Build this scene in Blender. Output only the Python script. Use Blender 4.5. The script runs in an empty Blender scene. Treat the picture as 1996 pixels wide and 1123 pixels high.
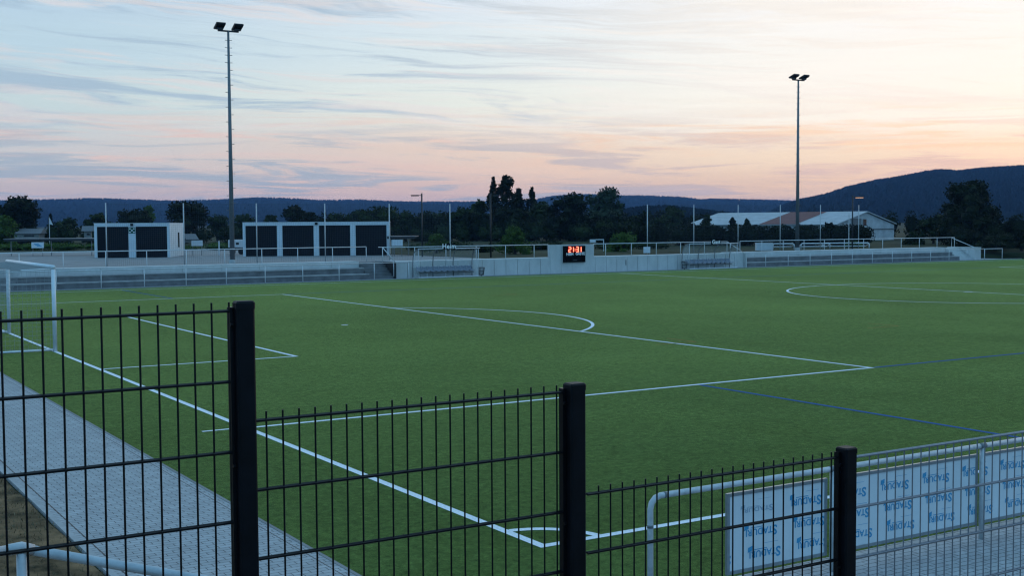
import bpy, bmesh, math, random
import numpy as np
from mathutils import Vector, Matrix
R_ = math.radians
scene = bpy.context.scene
COL = scene.collection
rng = np.random.default_rng(7)
random.seed(7)

# ------------------------------------------------------------------ camera
YAW, PITCH, ROLL, FPX = 1.0161, -0.0531, -0.0063, 2412.5
CAM = Vector((-7.634, -11.7254, 3.7328))
cd = bpy.data.cameras.new('camera'); cam = bpy.data.objects.new('camera', cd); COL.objects.link(cam)
cd.sensor_fit = 'HORIZONTAL'; cd.sensor_width = 36.0; cd.lens = 36.0 * FPX / 1996.0
cd.clip_start = 0.05; cd.clip_end = 20000
f = Vector((math.cos(YAW) * math.cos(PITCH), math.sin(YAW) * math.cos(PITCH), math.sin(PITCH)))
r = Vector((math.sin(YAW), -math.cos(YAW), 0)); u = r.cross(f)
c, s = math.cos(ROLL), math.sin(ROLL)
r2 = c * r + s * u; u2 = -s * r + c * u
M = Matrix((( r2.x, u2.x, -f.x, CAM.x), (r2.y, u2.y, -f.y, CAM.y), (r2.z, u2.z, -f.z, CAM.z), (0, 0, 0, 1)))
cam.matrix_world = M
scene.camera = cam
scene.view_settings.view_transform = 'Standard'; scene.view_settings.look = 'None'
scene.view_settings.exposure = 0.0; scene.view_settings.gamma = 1.0
scene.render.engine = 'CYCLES'
scene.cycles.max_bounces = 6; scene.cycles.diffuse_bounces = 3; scene.cycles.glossy_bounces = 3
scene.cycles.transparent_max_bounces = 12; scene.cycles.volume_bounces = 0
scene.cycles.use_denoising = True
scene.cycles.denoising_prefilter = 'ACCURATE'
scene.cycles.denoising_input_passes = 'RGB_ALBEDO_NORMAL'
scene.cycles.filter_width = 1.25

# ------------------------------------------------------------------ sky
def lin(rgb):
    return tuple(((v / 255.0) / 12.92 if v <= 10 else (((v / 255.0) + 0.055) / 1.055) ** 2.4) for v in rgb) + (1.0,)
world = bpy.data.worlds.new('World'); scene.world = world; world.use_nodes = True
nt = world.node_tree; N = nt.nodes; L = nt.links
for n in list(N): N.remove(n)
def node(t, **kw):
    n = N.new(t)
    for k, v in kw.items(): setattr(n, k, v)
    return n
def math_(op, a, b=None, c=None, clamp=False):
    n = node('ShaderNodeMath', operation=op); n.use_clamp = clamp
    for i, v in enumerate((a, b, c)):
        if v is None: continue
        if isinstance(v, (int, float)): n.inputs[i].default_value = v
        else: L.new(v, n.inputs[i])
    return n.outputs[0]
def ramp(fac, stops, interp='EASE'):
    n = node('ShaderNodeValToRGB'); cr = n.color_ramp; cr.interpolation = interp
    while len(cr.elements) > 1: cr.elements.remove(cr.elements[0])
    cr.elements[0].position = stops[0][0]; cr.elements[0].color = stops[0][1]
    for p, col in stops[1:]:
        e = cr.elements.new(p); e.color = col
    L.new(fac, n.inputs[0]); return n.outputs[0]
def mix(fac, a, b, mode='MIX'):
    n = node('ShaderNodeMix', data_type='RGBA', blend_type=mode)
    if isinstance(fac, (int, float)): n.inputs[0].default_value = fac
    else: L.new(fac, n.inputs[0])
    for i, v in ((6, a), (7, b)):
        if isinstance(v, tuple): n.inputs[i].default_value = v
        else: L.new(v, n.inputs[i])
    return n.outputs[2]
def smooth(v, a, b):
    n = node('ShaderNodeMapRange', interpolation_type='SMOOTHSTEP'); L.new(v, n.inputs[0])
    n.inputs[1].default_value = a; n.inputs[2].default_value = b; return n.outputs[0]
def noise(vec, scale, detail=4.0, rough=0.5, dist=0.0):
    n = node('ShaderNodeTexNoise'); L.new(vec, n.inputs['Vector']); n.inputs['Scale'].default_value = scale
    n.inputs['Detail'].default_value = detail; n.inputs['Roughness'].default_value = rough
    n.inputs['Distortion'].default_value = dist; return n.outputs[0]
def comb(x, y, z=0.0):
    n = node('ShaderNodeCombineXYZ')
    for i, v in enumerate((x, y, z)):
        if isinstance(v, (int, float)): n.inputs[i].default_value = v
        else: L.new(v, n.inputs[i])
    return n.outputs[0]
tc = node('ShaderNodeTexCoord'); sep = node('ShaderNodeSeparateXYZ'); L.new(tc.outputs['Generated'], sep.inputs[0])
X, Y, Z = sep.outputs
el = math_('ARCSINE', Z)
az = math_('ARCTAN2', Y, X)
T = math_('DIVIDE', math_('SUBTRACT', az, R_(35.7)), R_(45.0))         # 0 = towards sunset (right), 1 = left
E = math_('DIVIDE', el, R_(10.4))                                       # 0 = horizon, 1 = ten degrees up
Tc = math_('MINIMUM', math_('MAXIMUM', T, -0.3), 1.3)
leftR = ramp(E, [(0, lin((202, 180, 184))), (.13, lin((212, 197, 196))), (.3, lin((210, 210, 211))), (.5, lin((203, 221, 224))), (.75, lin((190, 216, 230))), (1, lin((186, 212, 232)))])
midR = ramp(E, [(0, lin((228, 194, 182))), (.12, lin((234, 202, 190))), (.32, lin((240, 216, 200))), (.52, lin((236, 242, 234))), (.75, lin((222, 236, 240))), (1, lin((222, 233, 244)))])
rightR = ramp(E, [(0, lin((234, 200, 182))), (.14, lin((243, 212, 186))), (.28, lin((250, 229, 204))), (.45, lin((254, 250, 240))), (.65, lin((252, 251, 245))), (1, lin((250, 251, 252)))])
base = mix(smooth(Tc, 0.22, 0.62), rightR, midR)
base = mix(smooth(Tc, 0.5, 1.0), base, leftR)
# streaky clouds: coordinates run along the horizon, streaks dip slightly to the right
tilt = math_('ADD', E, math_('MULTIPLY', Tc, -0.32))
tiltlow = math_('ADD', E, math_('MULTIPLY', Tc, -0.04))
w1 = noise(comb(math_('MULTIPLY', T, 2.2), math_('MULTIPLY', E, 3.0), 3.1), 1.0, 3, .5)
tilt = math_('ADD', tilt, math_('MULTIPLY', w1, 0.25))
tiltlow = math_('ADD', tiltlow, math_('MULTIPLY', w1, 0.10))
# low blue-grey banks
nA = noise(comb(math_('MULTIPLY', T, 4.6), math_('MULTIPLY', tiltlow, 17.0), 1.7), 1.0, 8, .62, .6)
mA = math_('MULTIPLY', smooth(nA, .49, .60), math_('MULTIPLY', smooth(E, .54, .22), 0.88))
colA = mix(smooth(Tc, 0.15, 0.75), lin((226, 200, 192)), lin((165, 184, 200)))
colA = mix(smooth(E, .22, .05), colA, mix(smooth(Tc, 0.1, 0.6), lin((202, 192, 194)), lin((172, 184, 198))))
# pink lit wisps
nB = noise(comb(math_('MULTIPLY', T, 4.0), math_('MULTIPLY', tiltlow, 17.0), 8.3), 1.0, 8, .66, .8)
mB = math_('MULTIPLY', smooth(nB, .48, .62), math_('MULTIPLY', math_('MULTIPLY', smooth(E, .55, .35), smooth(E, .02, .12)), 0.9))
colB = mix(smooth(Tc, 0.2, 0.8), lin((255, 222, 192)), lin((234, 206, 198)))
# high thin streaks
nC = noise(comb(math_('MULTIPLY', T, 2.6), math_('MULTIPLY', tilt, 11.0), 5.5), 1.0, 8, .70, .5)
mC = math_('MULTIPLY', smooth(nC, .48, .62), math_('MULTIPLY', smooth(E, .28, .5), 0.9))
colC = mix(smooth(Tc, 0.2, 0.75), lin((248, 243, 236)), lin((168, 193, 213)))
nD = noise(comb(math_('MULTIPLY', T, 3.1), math_('MULTIPLY', tilt, 15.0), 15.5), 1.0, 8, .70, .7)
mD = math_('MULTIPLY', smooth(nD, .5, .64), math_('MULTIPLY', smooth(E, .25, .5), 0.6))
colD = mix(smooth(Tc, 0.25, 0.8), lin((255, 251, 244)), lin((228, 220, 220)))
# thin grain of cirrus
nF = noise(comb(math_('MULTIPLY', T, 9.0), math_('MULTIPLY', tiltlow, 60.0), 2.5), 1.0, 4, .6, .3)
sky = mix(mB, base, colB)
sky = mix(mC, sky, colC)
sky = mix(mD, sky, colD)
sky = mix(mA, sky, colA)
nFf = math_('ADD', math_('MULTIPLY', math_('SUBTRACT', nF, .5), 0.10), 1.0)
sky = mix(1.0, sky, comb(nFf, nFf, nFf), 'MULTIPLY')
# the rest of the dusk dome: deepening blue overhead and away from the sunset
zen = mix(smooth(el, R_(11), R_(50)), lin((206, 222, 238)), (0.40, 0.69, 0.94, 1))
sky = mix(smooth(el, R_(10.0), R_(22)), sky, zen)
dot = math_('ADD', math_('MULTIPLY', X, math.cos(R_(50))), math_('MULTIPLY', Y, math.sin(R_(50))))
sky = mix(smooth(dot, 0.62, -0.25), sky, (0.24, 0.58, 0.95, 1))
nish = node('ShaderNodeTexSky', sky_type='NISHITA'); nish.sun_disc = False
nish.sun_elevation = R_(2.0); nish.sun_rotation = R_(90 - 30)
bg1 = node('ShaderNodeBackground'); L.new(sky, bg1.inputs[0]); bg1.inputs[1].default_value = 1.0
bg2 = node('ShaderNodeBackground'); L.new(nish.outputs[0], bg2.inputs[0]); bg2.inputs[1].default_value = 0.012
add = node('ShaderNodeAddShader'); L.new(bg1.outputs[0], add.inputs[0]); L.new(bg2.outputs[0], add.inputs[1])
out = node('ShaderNodeOutputWorld'); L.new(add.outputs[0], out.inputs[0])

sd = bpy.data.lights.new('sun', 'SUN'); sun = bpy.data.objects.new('sun', sd); COL.objects.link(sun)
sd.energy = 0.12; sd.angle = R_(12); sd.color = (1.0, .72, .5)
sdir = Vector((math.cos(R_(30)) * math.cos(R_(3)), math.sin(R_(30)) * math.cos(R_(3)), math.sin(R_(3))))
sun.rotation_euler = sdir.to_track_quat('Z', 'Y').to_euler()

# ------------------------------------------------------------------ materials
def mat(name, col, rough=.7, metal=0.0, spec=.5, var=0.0, vscale=5.0, bump=0.0, bscale=50.0, col2=None, vdetail=4, stretch=None, emit=None, estr=0, alpha=None, trans=0):
    m = bpy.data.materials.new(name); m.use_nodes = True; t = m.node_tree; b = t.nodes['Principled BSDF']
    b.inputs['Base Color'].default_value = (*col, 1); b.inputs['Roughness'].default_value = rough
    b.inputs['Metallic'].default_value = metal; b.inputs['Specular IOR Level'].default_value = spec
    if alpha is not None: b.inputs['Alpha'].default_value = alpha
    if trans: b.inputs['Transmission Weight'].default_value = trans
    tcn = t.nodes.new('ShaderNodeTexCoord'); src = tcn.outputs['Object']
    if stretch:
        mp = t.nodes.new('ShaderNodeMapping'); mp.inputs['Scale'].default_value = stretch; t.links.new(src, mp.inputs[0]); src = mp.outputs[0]
    if var or col2:
        nz = t.nodes.new('ShaderNodeTexNoise'); nz.inputs['Scale'].default_value = vscale; nz.inputs['Detail'].default_value = vdetail
        nz.inputs['Roughness'].default_value = .6
        t.links.new(src, nz.inputs['Vector']); rp = t.nodes.new('ShaderNodeValToRGB')
        a = tuple(max(0, v * (1 - var)) for v in col); c2 = col2 or tuple(v * (1 + var) for v in col)
        rp.color_ramp.elements[0].position = .32; rp.color_ramp.elements[0].color = (*a, 1)
        rp.color_ramp.elements[1].position = .68; rp.color_ramp.elements[1].color = (*c2, 1)
        t.links.new(nz.outputs[0], rp.inputs[0]); t.links.new(rp.outputs[0], b.inputs['Base Color'])
    if bump:
        nb = t.nodes.new('ShaderNodeTexNoise'); nb.inputs['Scale'].default_value = bscale; nb.inputs['Detail'].default_value = 3
        t.links.new(src, nb.inputs['Vector']); bp = t.nodes.new('ShaderNodeBump'); bp.inputs['Strength'].default_value = bump
        bp.inputs['Distance'].default_value = .02
        t.links.new(nb.outputs[0], bp.inputs['Height']); t.links.new(bp.outputs[0], b.inputs['Normal'])
    if emit:
        b.inputs['Emission Color'].default_value = (*emit, 1); b.inputs['Emission Strength'].default_value = estr
    return m
def turf_mat():
    m = bpy.data.materials.new('artificial_turf'); m.use_nodes = True; t = m.node_tree; b = t.nodes['Principled BSDF']
    b.inputs['Roughness'].default_value = .9; b.inputs['Specular IOR Level'].default_value = .04
    b.inputs['Sheen Weight'].default_value = .40; b.inputs['Sheen Roughness'].default_value = .3; b.inputs['Sheen Tint'].default_value = (.76, 1, .27, 1)
    tcn = t.nodes.new('ShaderNodeTexCoord')
    def nz(sc, det, stretch=(1, 1, 1), rough=.65):
        mp = t.nodes.new('ShaderNodeMapping'); mp.inputs['Scale'].default_value = stretch; t.links.new(tcn.outputs['Object'], mp.inputs[0])
        n = t.nodes.new('ShaderNodeTexNoise'); n.inputs['Scale'].default_value = sc; n.inputs['Detail'].default_value = det
        n.inputs['Roughness'].default_value = rough
        t.links.new(mp.outputs[0], n.inputs['Vector']); return n.outputs[0]
    def rmp(fac, a, b_, p0=.3, p1=.7):
        rp = t.nodes.new('ShaderNodeValToRGB'); rp.color_ramp.elements[0].position = p0; rp.color_ramp.elements[1].position = p1
        rp.color_ramp.elements[0].color = (*a, 1); rp.color_ramp.elements[1].color = (*b_, 1); t.links.new(fac, rp.inputs[0]); return rp.outputs[0]
    def mx(fac, a, b_, mode='MULTIPLY'):
        n = t.nodes.new('ShaderNodeMix'); n.data_type = 'RGBA'; n.blend_type = mode; n.inputs[0].default_value = fac
        t.links.new(a, n.inputs[6]); t.links.new(b_, n.inputs[7]); return n.outputs[2]
    c0 = rmp(nz(.35, 3), (.011, .040, .008), (.021, .055, .014))
    c1 = rmp(nz(30, 3), (.45, .45, .45), (1.6, 1.58, 1.6), .36, .64)
    c2 = rmp(nz(9, 6, (1, 1, 1), .8), (.50, .52, .50), (1.52, 1.48, 1.52), .34, .66)
    c3 = rmp(nz(.5, 5, (.6, 1.6, 1)), (.86, .90, .80), (1.14, 1.10, 1.16))
    c4 = rmp(nz(3.2, 6, (1, 1, 1), .75), (.74, .76, .72), (1.28, 1.24, 1.28))
    c5 = rmp(nz(.075, 5, (1, .7, 1), .7), (.80, .86, .84), (1.26, 1.16, 1.12), .36, .64)
    o = mx(1, mx(1, mx(1, mx(1, mx(1, c0, c5), c1), c3), c2), c4)
    sw = t.nodes.new('ShaderNodeMapRange'); sw.inputs['To Min'].default_value = .22; sw.inputs['To Max'].default_value = .60
    t.links.new(mx(1, mx(1, c5, c4), c2), sw.inputs['Value']); sw.inputs['From Min'].default_value = .45; sw.inputs['From Max'].default_value = 1.6
    t.links.new(sw.outputs[0], b.inputs['Sheen Weight'])
    t.links.new(o, b.inputs['Base Color'])
    bp = t.nodes.new('ShaderNodeBump'); bp.inputs['Strength'].default_value = .5; bp.inputs['Distance'].default_value = .02
    t.links.new(nz(60, 3), bp.inputs['Height']); t.links.new(bp.outputs[0], b.inputs['Normal'])
    return m
def brick_mat(name, c1, c2, mortar, bw=.2, bh=.1, rot=0, msize=.004):
    m = bpy.data.materials.new(name); m.use_nodes = True; t = m.node_tree; b = t.nodes['Principled BSDF']
    b.inputs['Roughness'].default_value = .8; b.inputs['Specular IOR Level'].default_value = .3
    tcn = t.nodes.new('ShaderNodeTexCoord'); mp = t.nodes.new('ShaderNodeMapping'); mp.inputs['Rotation'].default_value = (0, 0, rot)
    t.links.new(tcn.outputs['Object'], mp.inputs[0])
    br = t.nodes.new('ShaderNodeTexBrick'); br.inputs['Scale'].default_value = 1; br.inputs['Brick Width'].default_value = bw
    br.inputs['Row Height'].default_value = bh; br.inputs['Mortar Size'].default_value = msize; br.inputs['Mortar Smooth'].default_value = .3
    br.inputs['Color1'].default_value = (*c1, 1); br.inputs['Color2'].default_value = (*c2, 1); br.inputs['Mortar'].default_value = (*mortar, 1)
    t.links.new(mp.outputs[0], br.inputs['Vector'])
    n = t.nodes.new('ShaderNodeTexNoise'); n.inputs['Scale'].default_value = 3; n.inputs['Detail'].default_value = 8; n.inputs['Roughness'].default_value = .75
    t.links.new(tcn.outputs['Object'], n.inputs['Vector'])
    rp = t.nodes.new('ShaderNodeValToRGB'); rp.color_ramp.elements[0].color = (.75, .75, .75, 1); rp.color_ramp.elements[1].color = (1.2, 1.2, 1.2, 1)
    rp.color_ramp.elements[0].position = .3; rp.color_ramp.elements[1].position = .7
    t.links.new(n.outputs[0], rp.inputs[0]); x = t.nodes.new('ShaderNodeMix'); x.data_type = 'RGBA'; x.blend_type = 'MULTIPLY'; x.inputs[0].default_value = 1
    t.links.new(br.outputs[0], x.inputs[6]); t.links.new(rp.outputs[0], x.inputs[7]); t.links.new(x.outputs[2], b.inputs['Base Color'])
    bp = t.nodes.new('ShaderNodeBump'); bp.inputs['Strength'].default_value = .4; bp.inputs['Distance'].default_value = .01; bp.invert = True
    t.links.new(br.outputs[1], bp.inputs['Height']); t.links.new(bp.outputs[0], b.inputs['Normal'])
    return m
MT = {}
MT['turf'] = turf_mat()
MT['line'] = mat('white_turf_line', (.74, .75, .77), .9, var=.14, vscale=30, spec=.2)
MT['blueline'] = mat('blue_turf_line', (.010, .085, .26), .9, var=.15, vscale=60, spec=.2)
MT['orangeline'] = mat('orange_turf_line', (.34, .17, .04), .9, var=.2, vscale=60, spec=.2)
MT['paver'] = brick_mat('concrete_pavers', (.33, .335, .34), (.38, .385, .39), (.085, .085, .09), msize=.006)
MT['kerb'] = mat('kerb_concrete', (.33, .33, .33), .85, var=.15, vscale=4, bump=.2)
MT['plaza'] = mat('plaza_paving', (.20, .20, .20), .85, var=.16, vscale=.8, vdetail=8, bump=.1)
MT['concrete'] = mat('precast_concrete', (.52, .52, .51), .85, var=.10, vscale=1.6, vdetail=8, bump=.15, stretch=(1, 1, .5))
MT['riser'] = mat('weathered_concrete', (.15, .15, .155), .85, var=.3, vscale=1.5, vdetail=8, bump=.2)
MT['bitumen'] = mat('bitumen_coating', (.012, .012, .014), .6, var=.3, vscale=3)
MT['galv'] = mat('galvanised_steel', (.60, .61, .62), .42, metal=.1, var=.12, vscale=9, vdetail=6)
MT['galvnear'] = mat('galvanised_tube', (.48, .49, .50), .42, metal=.12, var=.14, vscale=14, vdetail=7)
MT['blackmatte'] = mat('matt_black_panel', (.003, .003, .0035), .9, spec=.05, var=.2, vscale=5)
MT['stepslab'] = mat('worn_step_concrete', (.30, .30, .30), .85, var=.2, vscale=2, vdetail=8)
MT['galvdark'] = mat('dull_galvanised_steel', (.15, .16, .17), .5, metal=.2, var=.15, vscale=9)
MT['galvmesh'] = mat('galvanised_mesh_wire', (.24, .25, .28), .4, metal=.4, var=.1, vscale=40)
MT['black'] = mat('black_powder_coat', (.004, .0045, .0065), .35, spec=.28, var=.3, vscale=40)
MT['blackpost'] = mat('black_post_coat', (.0035, .004, .0065), .5, spec=.18, var=.5, vscale=12, bump=.05, bscale=300)
MT['darksteel'] = mat('dark_steel', (.012, .013, .015), .5, var=.2, vscale=10)
MT['whitepaint'] = mat('white_paint', (.66, .68, .70), .5, var=.06, vscale=4)
MT['goalwhite'] = mat('white_goal_aluminium', (.74, .75, .76), .35, var=.06, vscale=5)
MT['render'] = mat('white_render', (.70, .69, .68), .9, var=.07, vscale=1.5, vdetail=7)
MT['frontrender'] = mat('white_fascia', (.62, .65, .68), .7, var=.05, vscale=2)
MT['garagedoor'] = mat('anthracite_door', (.0045, .0055, .009), .65, spec=.2, var=.15, vscale=3, stretch=(1, 1, 30))
MT['glassdark'] = mat('dark_glass', (.01, .012, .015), .15)
MT['alu'] = mat('aluminium_frame', (.32, .34, .36), .35, metal=.6, var=.08, vscale=20)
MT['film'] = mat('board_protective_film', (.66, .69, .71), .45, var=.05, vscale=3, bump=.08, bscale=6)
MT['print'] = mat('blue_film_print', (.04, .29, .50), .6, var=.15, vscale=50)
MT['printfaint'] = mat('pale_film_print', (.34, .43, .52), .6)
MT['net'] = mat('net_cord', (.30, .32, .33), .8)
MT['netdark'] = mat('dark_net_cord', (.05, .06, .07), .8)
MT['seat'] = mat('grey_blue_seat_shell', (.16, .19, .24), .45, var=.1, vscale=8)
MT['led'] = mat('red_led_core', (.3, .02, .01), .4, emit=(1, .36, .20), estr=2.0)
MT['ledred'] = mat('red_led_halo', (.2, .005, .002), .4, emit=(1, .03, .015), estr=1.0)  # dim red emission imitating the glow around the digits
MT['boardtext'] = mat('white_lettering', (.9, .9, .9), .6)
MT['roofwhite'] = mat('pale_fibre_cement_roof', (.40, .42, .44), .8, var=.12, vscale=.9, vdetail=8)
MT['roofred'] = mat('brown_red_roof_sheets', (.165, .060, .055), .85, var=.15, vscale=1.5, vdetail=8)
MT['barnwall'] = mat('weathered_white_wall', (.42, .45, .47), .9, var=.22, vscale=.8, vdetail=9)
MT['hutwall'] = mat('dim_hut_wall', (.22, .22, .21), .9, var=.2, vscale=3)
MT['woodgrey'] = mat('grey_weathered_wood', (.16, .16, .165), .9, var=.25, vscale=3, stretch=(6, 6, .5))
MT['lamplit'] = mat('lit_lamp_face', (.5, .4, .3), .4, emit=(1, .50, .26), estr=1.6)
MT['stone'] = mat('pale_stone', (.40, .40, .40), .9, var=.2, vscale=30, bump=.5)
MT['bark'] = mat('bark', (.03, .025, .02), .95, var=.3, vscale=6, stretch=(1, 1, .2))
def leafmat(name, a, b_):
    m = mat(name, a, .8, spec=.15, col2=b_, vscale=.55, vdetail=5); return m
LEAF = [leafmat('dark_foliage', (.004, .007, .002), (.016, .023, .007)),
        leafmat('mid_foliage', (.009, .016, .004), (.032, .047, .014)),
        leafmat('bright_foliage', (.026, .052, .008), (.075, .120, .022)),
        leafmat('blue_green_foliage', (.014, .026, .014), (.040, .060, .034))]
MT['field'] = mat('rough_field_grass', (.016, .022, .009), .95, col2=(.042, .052, .026), vscale=.12, vdetail=9, bump=.5, bscale=3, spec=.1)
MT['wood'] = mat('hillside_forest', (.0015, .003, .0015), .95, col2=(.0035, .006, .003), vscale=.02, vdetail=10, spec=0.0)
MT['drygrass'] = mat('dry_lawn', (.016, .017, .009), .95, col2=(.28, .17, .09), vscale=1.9, vdetail=9, bump=.8, bscale=60, spec=.1)
MT['blade'] = mat('dry_grass_blades', (.03, .035, .014), .9, col2=(.24, .17, .09), vscale=2.2)

# ------------------------------------------------------------------ mesh helpers
class MB:
    def __init__(s): s.v = []; s.f = []; s.n = 0
    def raw(s, v, f):
        s.v.append(np.asarray(v, float).reshape(-1, 3)); s.f += [tuple(i + s.n for i in q) for q in f]; s.n += len(s.v[-1]); return s
    def box(s, x0, x1, y0, y1, z0, z1):
        v = [(x, y, z) for x in (x0, x1) for y in (y0, y1) for z in (z0, z1)]
        return s.raw(v, [(0, 1, 3, 2), (4, 6, 7, 5), (0, 4, 5, 1), (2, 3, 7, 6), (0, 2, 6, 4), (1, 5, 7, 3)])
    def obox(s, c, ax, ay, az, hx, hy, hz):
        c, ax, ay, az = [np.asarray(q, float) for q in (c, ax, ay, az)]
        v = [c + ax * hx * i + ay * hy * j + az * hz * k for i in (-1, 1) for j in (-1, 1) for k in (-1, 1)]
        return s.raw(v, [(0, 1, 3, 2), (4, 6, 7, 5), (0, 4, 5, 1), (2, 3, 7, 6), (0, 2, 6, 4), (1, 5, 7, 3)])
    def tube(s, pts, rad, n=8, caps=True):
        pts = [np.asarray(p, float) for p in pts]; m = len(pts)
        rad = [rad] * m if np.isscalar(rad) else rad
        rings = []; prev = None
        for i in range(m):
            t = pts[min(i + 1, m - 1)] - pts[max(i - 1, 0)]; t = t / (np.linalg.norm(t) + 1e-12)
            if prev is None:
                a = np.array([0, 0, 1.]) if abs(t[2]) < .9 else np.array([1., 0, 0])
                a = np.cross(t, a)
            else: a = prev - t * (prev @ t)
            a = a / np.linalg.norm(a); prev = a; b = np.cross(t, a)
            rings.append([pts[i] + rad[i] * (a * math.cos(2 * math.pi * (k + .5) / n) + b * math.sin(2 * math.pi * (k + .5) / n)) for k in range(n)])
        fs = [(i * n + k, i * n + (k + 1) % n, (i + 1) * n + (k + 1) % n, (i + 1) * n + k) for i in range(m - 1) for k in range(n)]
        if caps: fs += [tuple(range(n))[::-1], tuple((m - 1) * n + k for k in range(n))]
        return s.raw(np.array(rings).reshape(-1, 3), fs)
    def build(s, name, material, parent=None, smooth=False):
        me = bpy.data.meshes.new(name); vv = np.concatenate(s.v) if s.v else np.zeros((0, 3))
        off = np.zeros(3)
        if parent is not None: off = np.array(world_loc(parent))
        me.from_pydata((vv - off).tolist(), [], s.f); me.materials.append(MT[material] if isinstance(material, str) else material)
        if smooth: me.polygons.foreach_set('use_smooth', [True] * len(me.polygons))
        me.update(); o = bpy.data.objects.new(name, me); COL.objects.link(o)
        if parent is not None: o.parent = parent
        return o
def world_loc(o):
    l = Vector((0, 0, 0))
    while o is not None: l += o.location; o = o.parent
    return l
def tag(o, label=None, cat=None, group=None, kind=None):
    if label: o['label'] = label
    if cat: o['category'] = cat
    if group: o['group'] = group
    if kind: o['kind'] = kind
    return o
def thing(name, loc, label, cat, group=None):
    o = bpy.data.objects.new(name, None); COL.objects.link(o); o.location = loc; o.empty_display_size = .3
    return tag(o, label, cat, group)
def struct(o): o['kind'] = 'structure'; return o
def text_mesh(body, size, material, parent, name, M4, extrude=.003, spacing=1.0, offset=0.0):
    cu = bpy.data.curves.new(name, 'FONT'); cu.body = body; cu.size = size; cu.extrude = extrude
    cu.align_x = 'CENTER'; cu.align_y = 'CENTER'; cu.space_character = spacing; cu.offset = offset; cu.resolution_u = 3
    t = bpy.data.objects.new(name, cu); COL.objects.link(t)
    bpy.context.view_layer.update()
    me = bpy.data.meshes.new_from_object(t.evaluated_get(bpy.context.evaluated_depsgraph_get()))
    bpy.data.objects.remove(t); bpy.data.curves.remove(cu)
    me.name = name; me.transform(Matrix.Translation(-world_loc(parent)) @ M4); me.materials.clear(); me.materials.append(MT[material])
    o = bpy.data.objects.new(name, me); COL.objects.link(o); o.parent = parent; return o
def face_y(x, y, z, rot=0):     # text frame facing -Y
    return Matrix.Translation((x, y, z)) @ Matrix.Rotation(R_(90), 4, 'X') @ Matrix.Rotation(rot, 4, 'Z')

# ------------------------------------------------------------------ ground
def S(t): t = np.clip(t, 0, 1); return t * t * (3 - 2 * t)
def ground_z(x, y):
    H = np.clip(1.75 - .28 * (x + 7), 0, 2.0)
    a = H * S((-y - 5.2) / 1.3)
    b = 1.9 * S((-y - .3) / 5.0) * S((-x - 4.75) / 2.2)
    h = np.maximum(a, b)
    far = 1.05 * S((y - 65.4) / .5) * (x < 93) + 1.05 * S((y - 62.5) / 7.0) * (x >= 93)
    far = np.where(x < -60, 1.05 * S((y - 62.5) / 7.0), far)
    return np.where(y < 20, h, far) - .03
def sheet(name, xs, ys, zf, material):
    xs = np.array(sorted(set(np.round(xs, 3)))); ys = np.array(sorted(set(np.round(ys, 3))))
    Xg, Yg = np.meshgrid(xs, ys); Zg = zf(Xg, Yg); nx = len(xs)
    v = np.stack([Xg, Yg, Zg], -1).reshape(-1, 3)
    fs = [(j * nx + i, j * nx + i + 1, (j + 1) * nx + i + 1, (j + 1) * nx + i) for j in range(len(ys) - 1) for i in range(nx - 1)]
    return MB().raw(v, fs).build(name, material, smooth=True)
xs = np.concatenate([[-4200, -3000, -1000, -300, -100, -60.01, -60], np.arange(-40, 20, .5), np.arange(20, 92, 6), [92.99, 93, 120, 160, 300, 800, 2500, 4200]])
ys = np.concatenate([[-4200, -2000, -500, -100, -40], np.arange(-25, 5, .5), [10, 20.01, 40, 62, 62.5, 64, 65.4, 65.65, 65.9, 67, 69.5, 80, 120, 200, 400, 1000, 3000, 4200]])
struct(sheet('ground', xs, ys, lambda a, b: ground_z(a, b), 'field'))
# dry lawn around the near corner
lx = np.arange(-30, 12.1, .4); lx = lx[lx < 12.5]
def lawn_z(x, y): return ground_z(x, y) + .034 + .012 * np.sin(x * 3.1) * np.cos(y * 2.7)
xs1 = np.concatenate([np.arange(-30, -4.8, .4), [-4.5]]); struct(sheet('lawn', xs1, np.arange(-25, 30, .4), lawn_z, 'drygrass'))
struct(sheet('lawn', np.arange(-4.5, 14, .4), np.arange(-25, -5.1, .4), lambda x, y: ground_z(x, y) + .045, 'drygrass'))
# turf, pavements, kerbs
def slab(name, x0, x1, y0, y1, z0, z1, material, kind='structure'):
    o = MB().box(x0, x1, y0, y1, z0, z1).build(name, material); o['kind'] = kind; return o
slab('turf_pitch', -2.2, 94.0, -2.06, 61.75, -.4, 0, 'turf')
slab('pavement', -4.38, -2.204, -2.06, 63.0, -.4, .004, 'paver')
slab('pavement', -4.38, 96.0, -5.6, -2.064, -.4, .004, 'paver')
MB().box(-4.46, -4.384, -5.6, 63, -.4, .022).build('kerb', 'kerb')['kind'] = 'structure'
MB().box(-2.25, -2.206, -2.06, 61.7, -.3, .010).build('kerb', 'plaza')['kind'] = 'structure'
MB().box(-4.3, -4.285, -2.1, 61, -.3, .0055).build('pavement_joint', 'bitumen')['kind'] = 'structure'
MB().box(-2.36, -2.35, -2.1, 61, -.3, .0055).build('pavement_joint', 'bitumen')['kind'] = 'structure'
MB().box(-4.4, 94.2, 61.754, 61.87, -.3, .05).build('kerb', 'kerb')['kind'] = 'structure'
slab('far_pavement', -10.0, 94.2, 61.874, 65.0, -.4, .006, 'paver')
slab('plaza', -60, 39.0, 67.2, 118.0, .6, 1.06, 'plaza')
slab('terrace_path', -60, 92.0, 65.85, 67.19, .6, 1.055, 'plaza')

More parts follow.
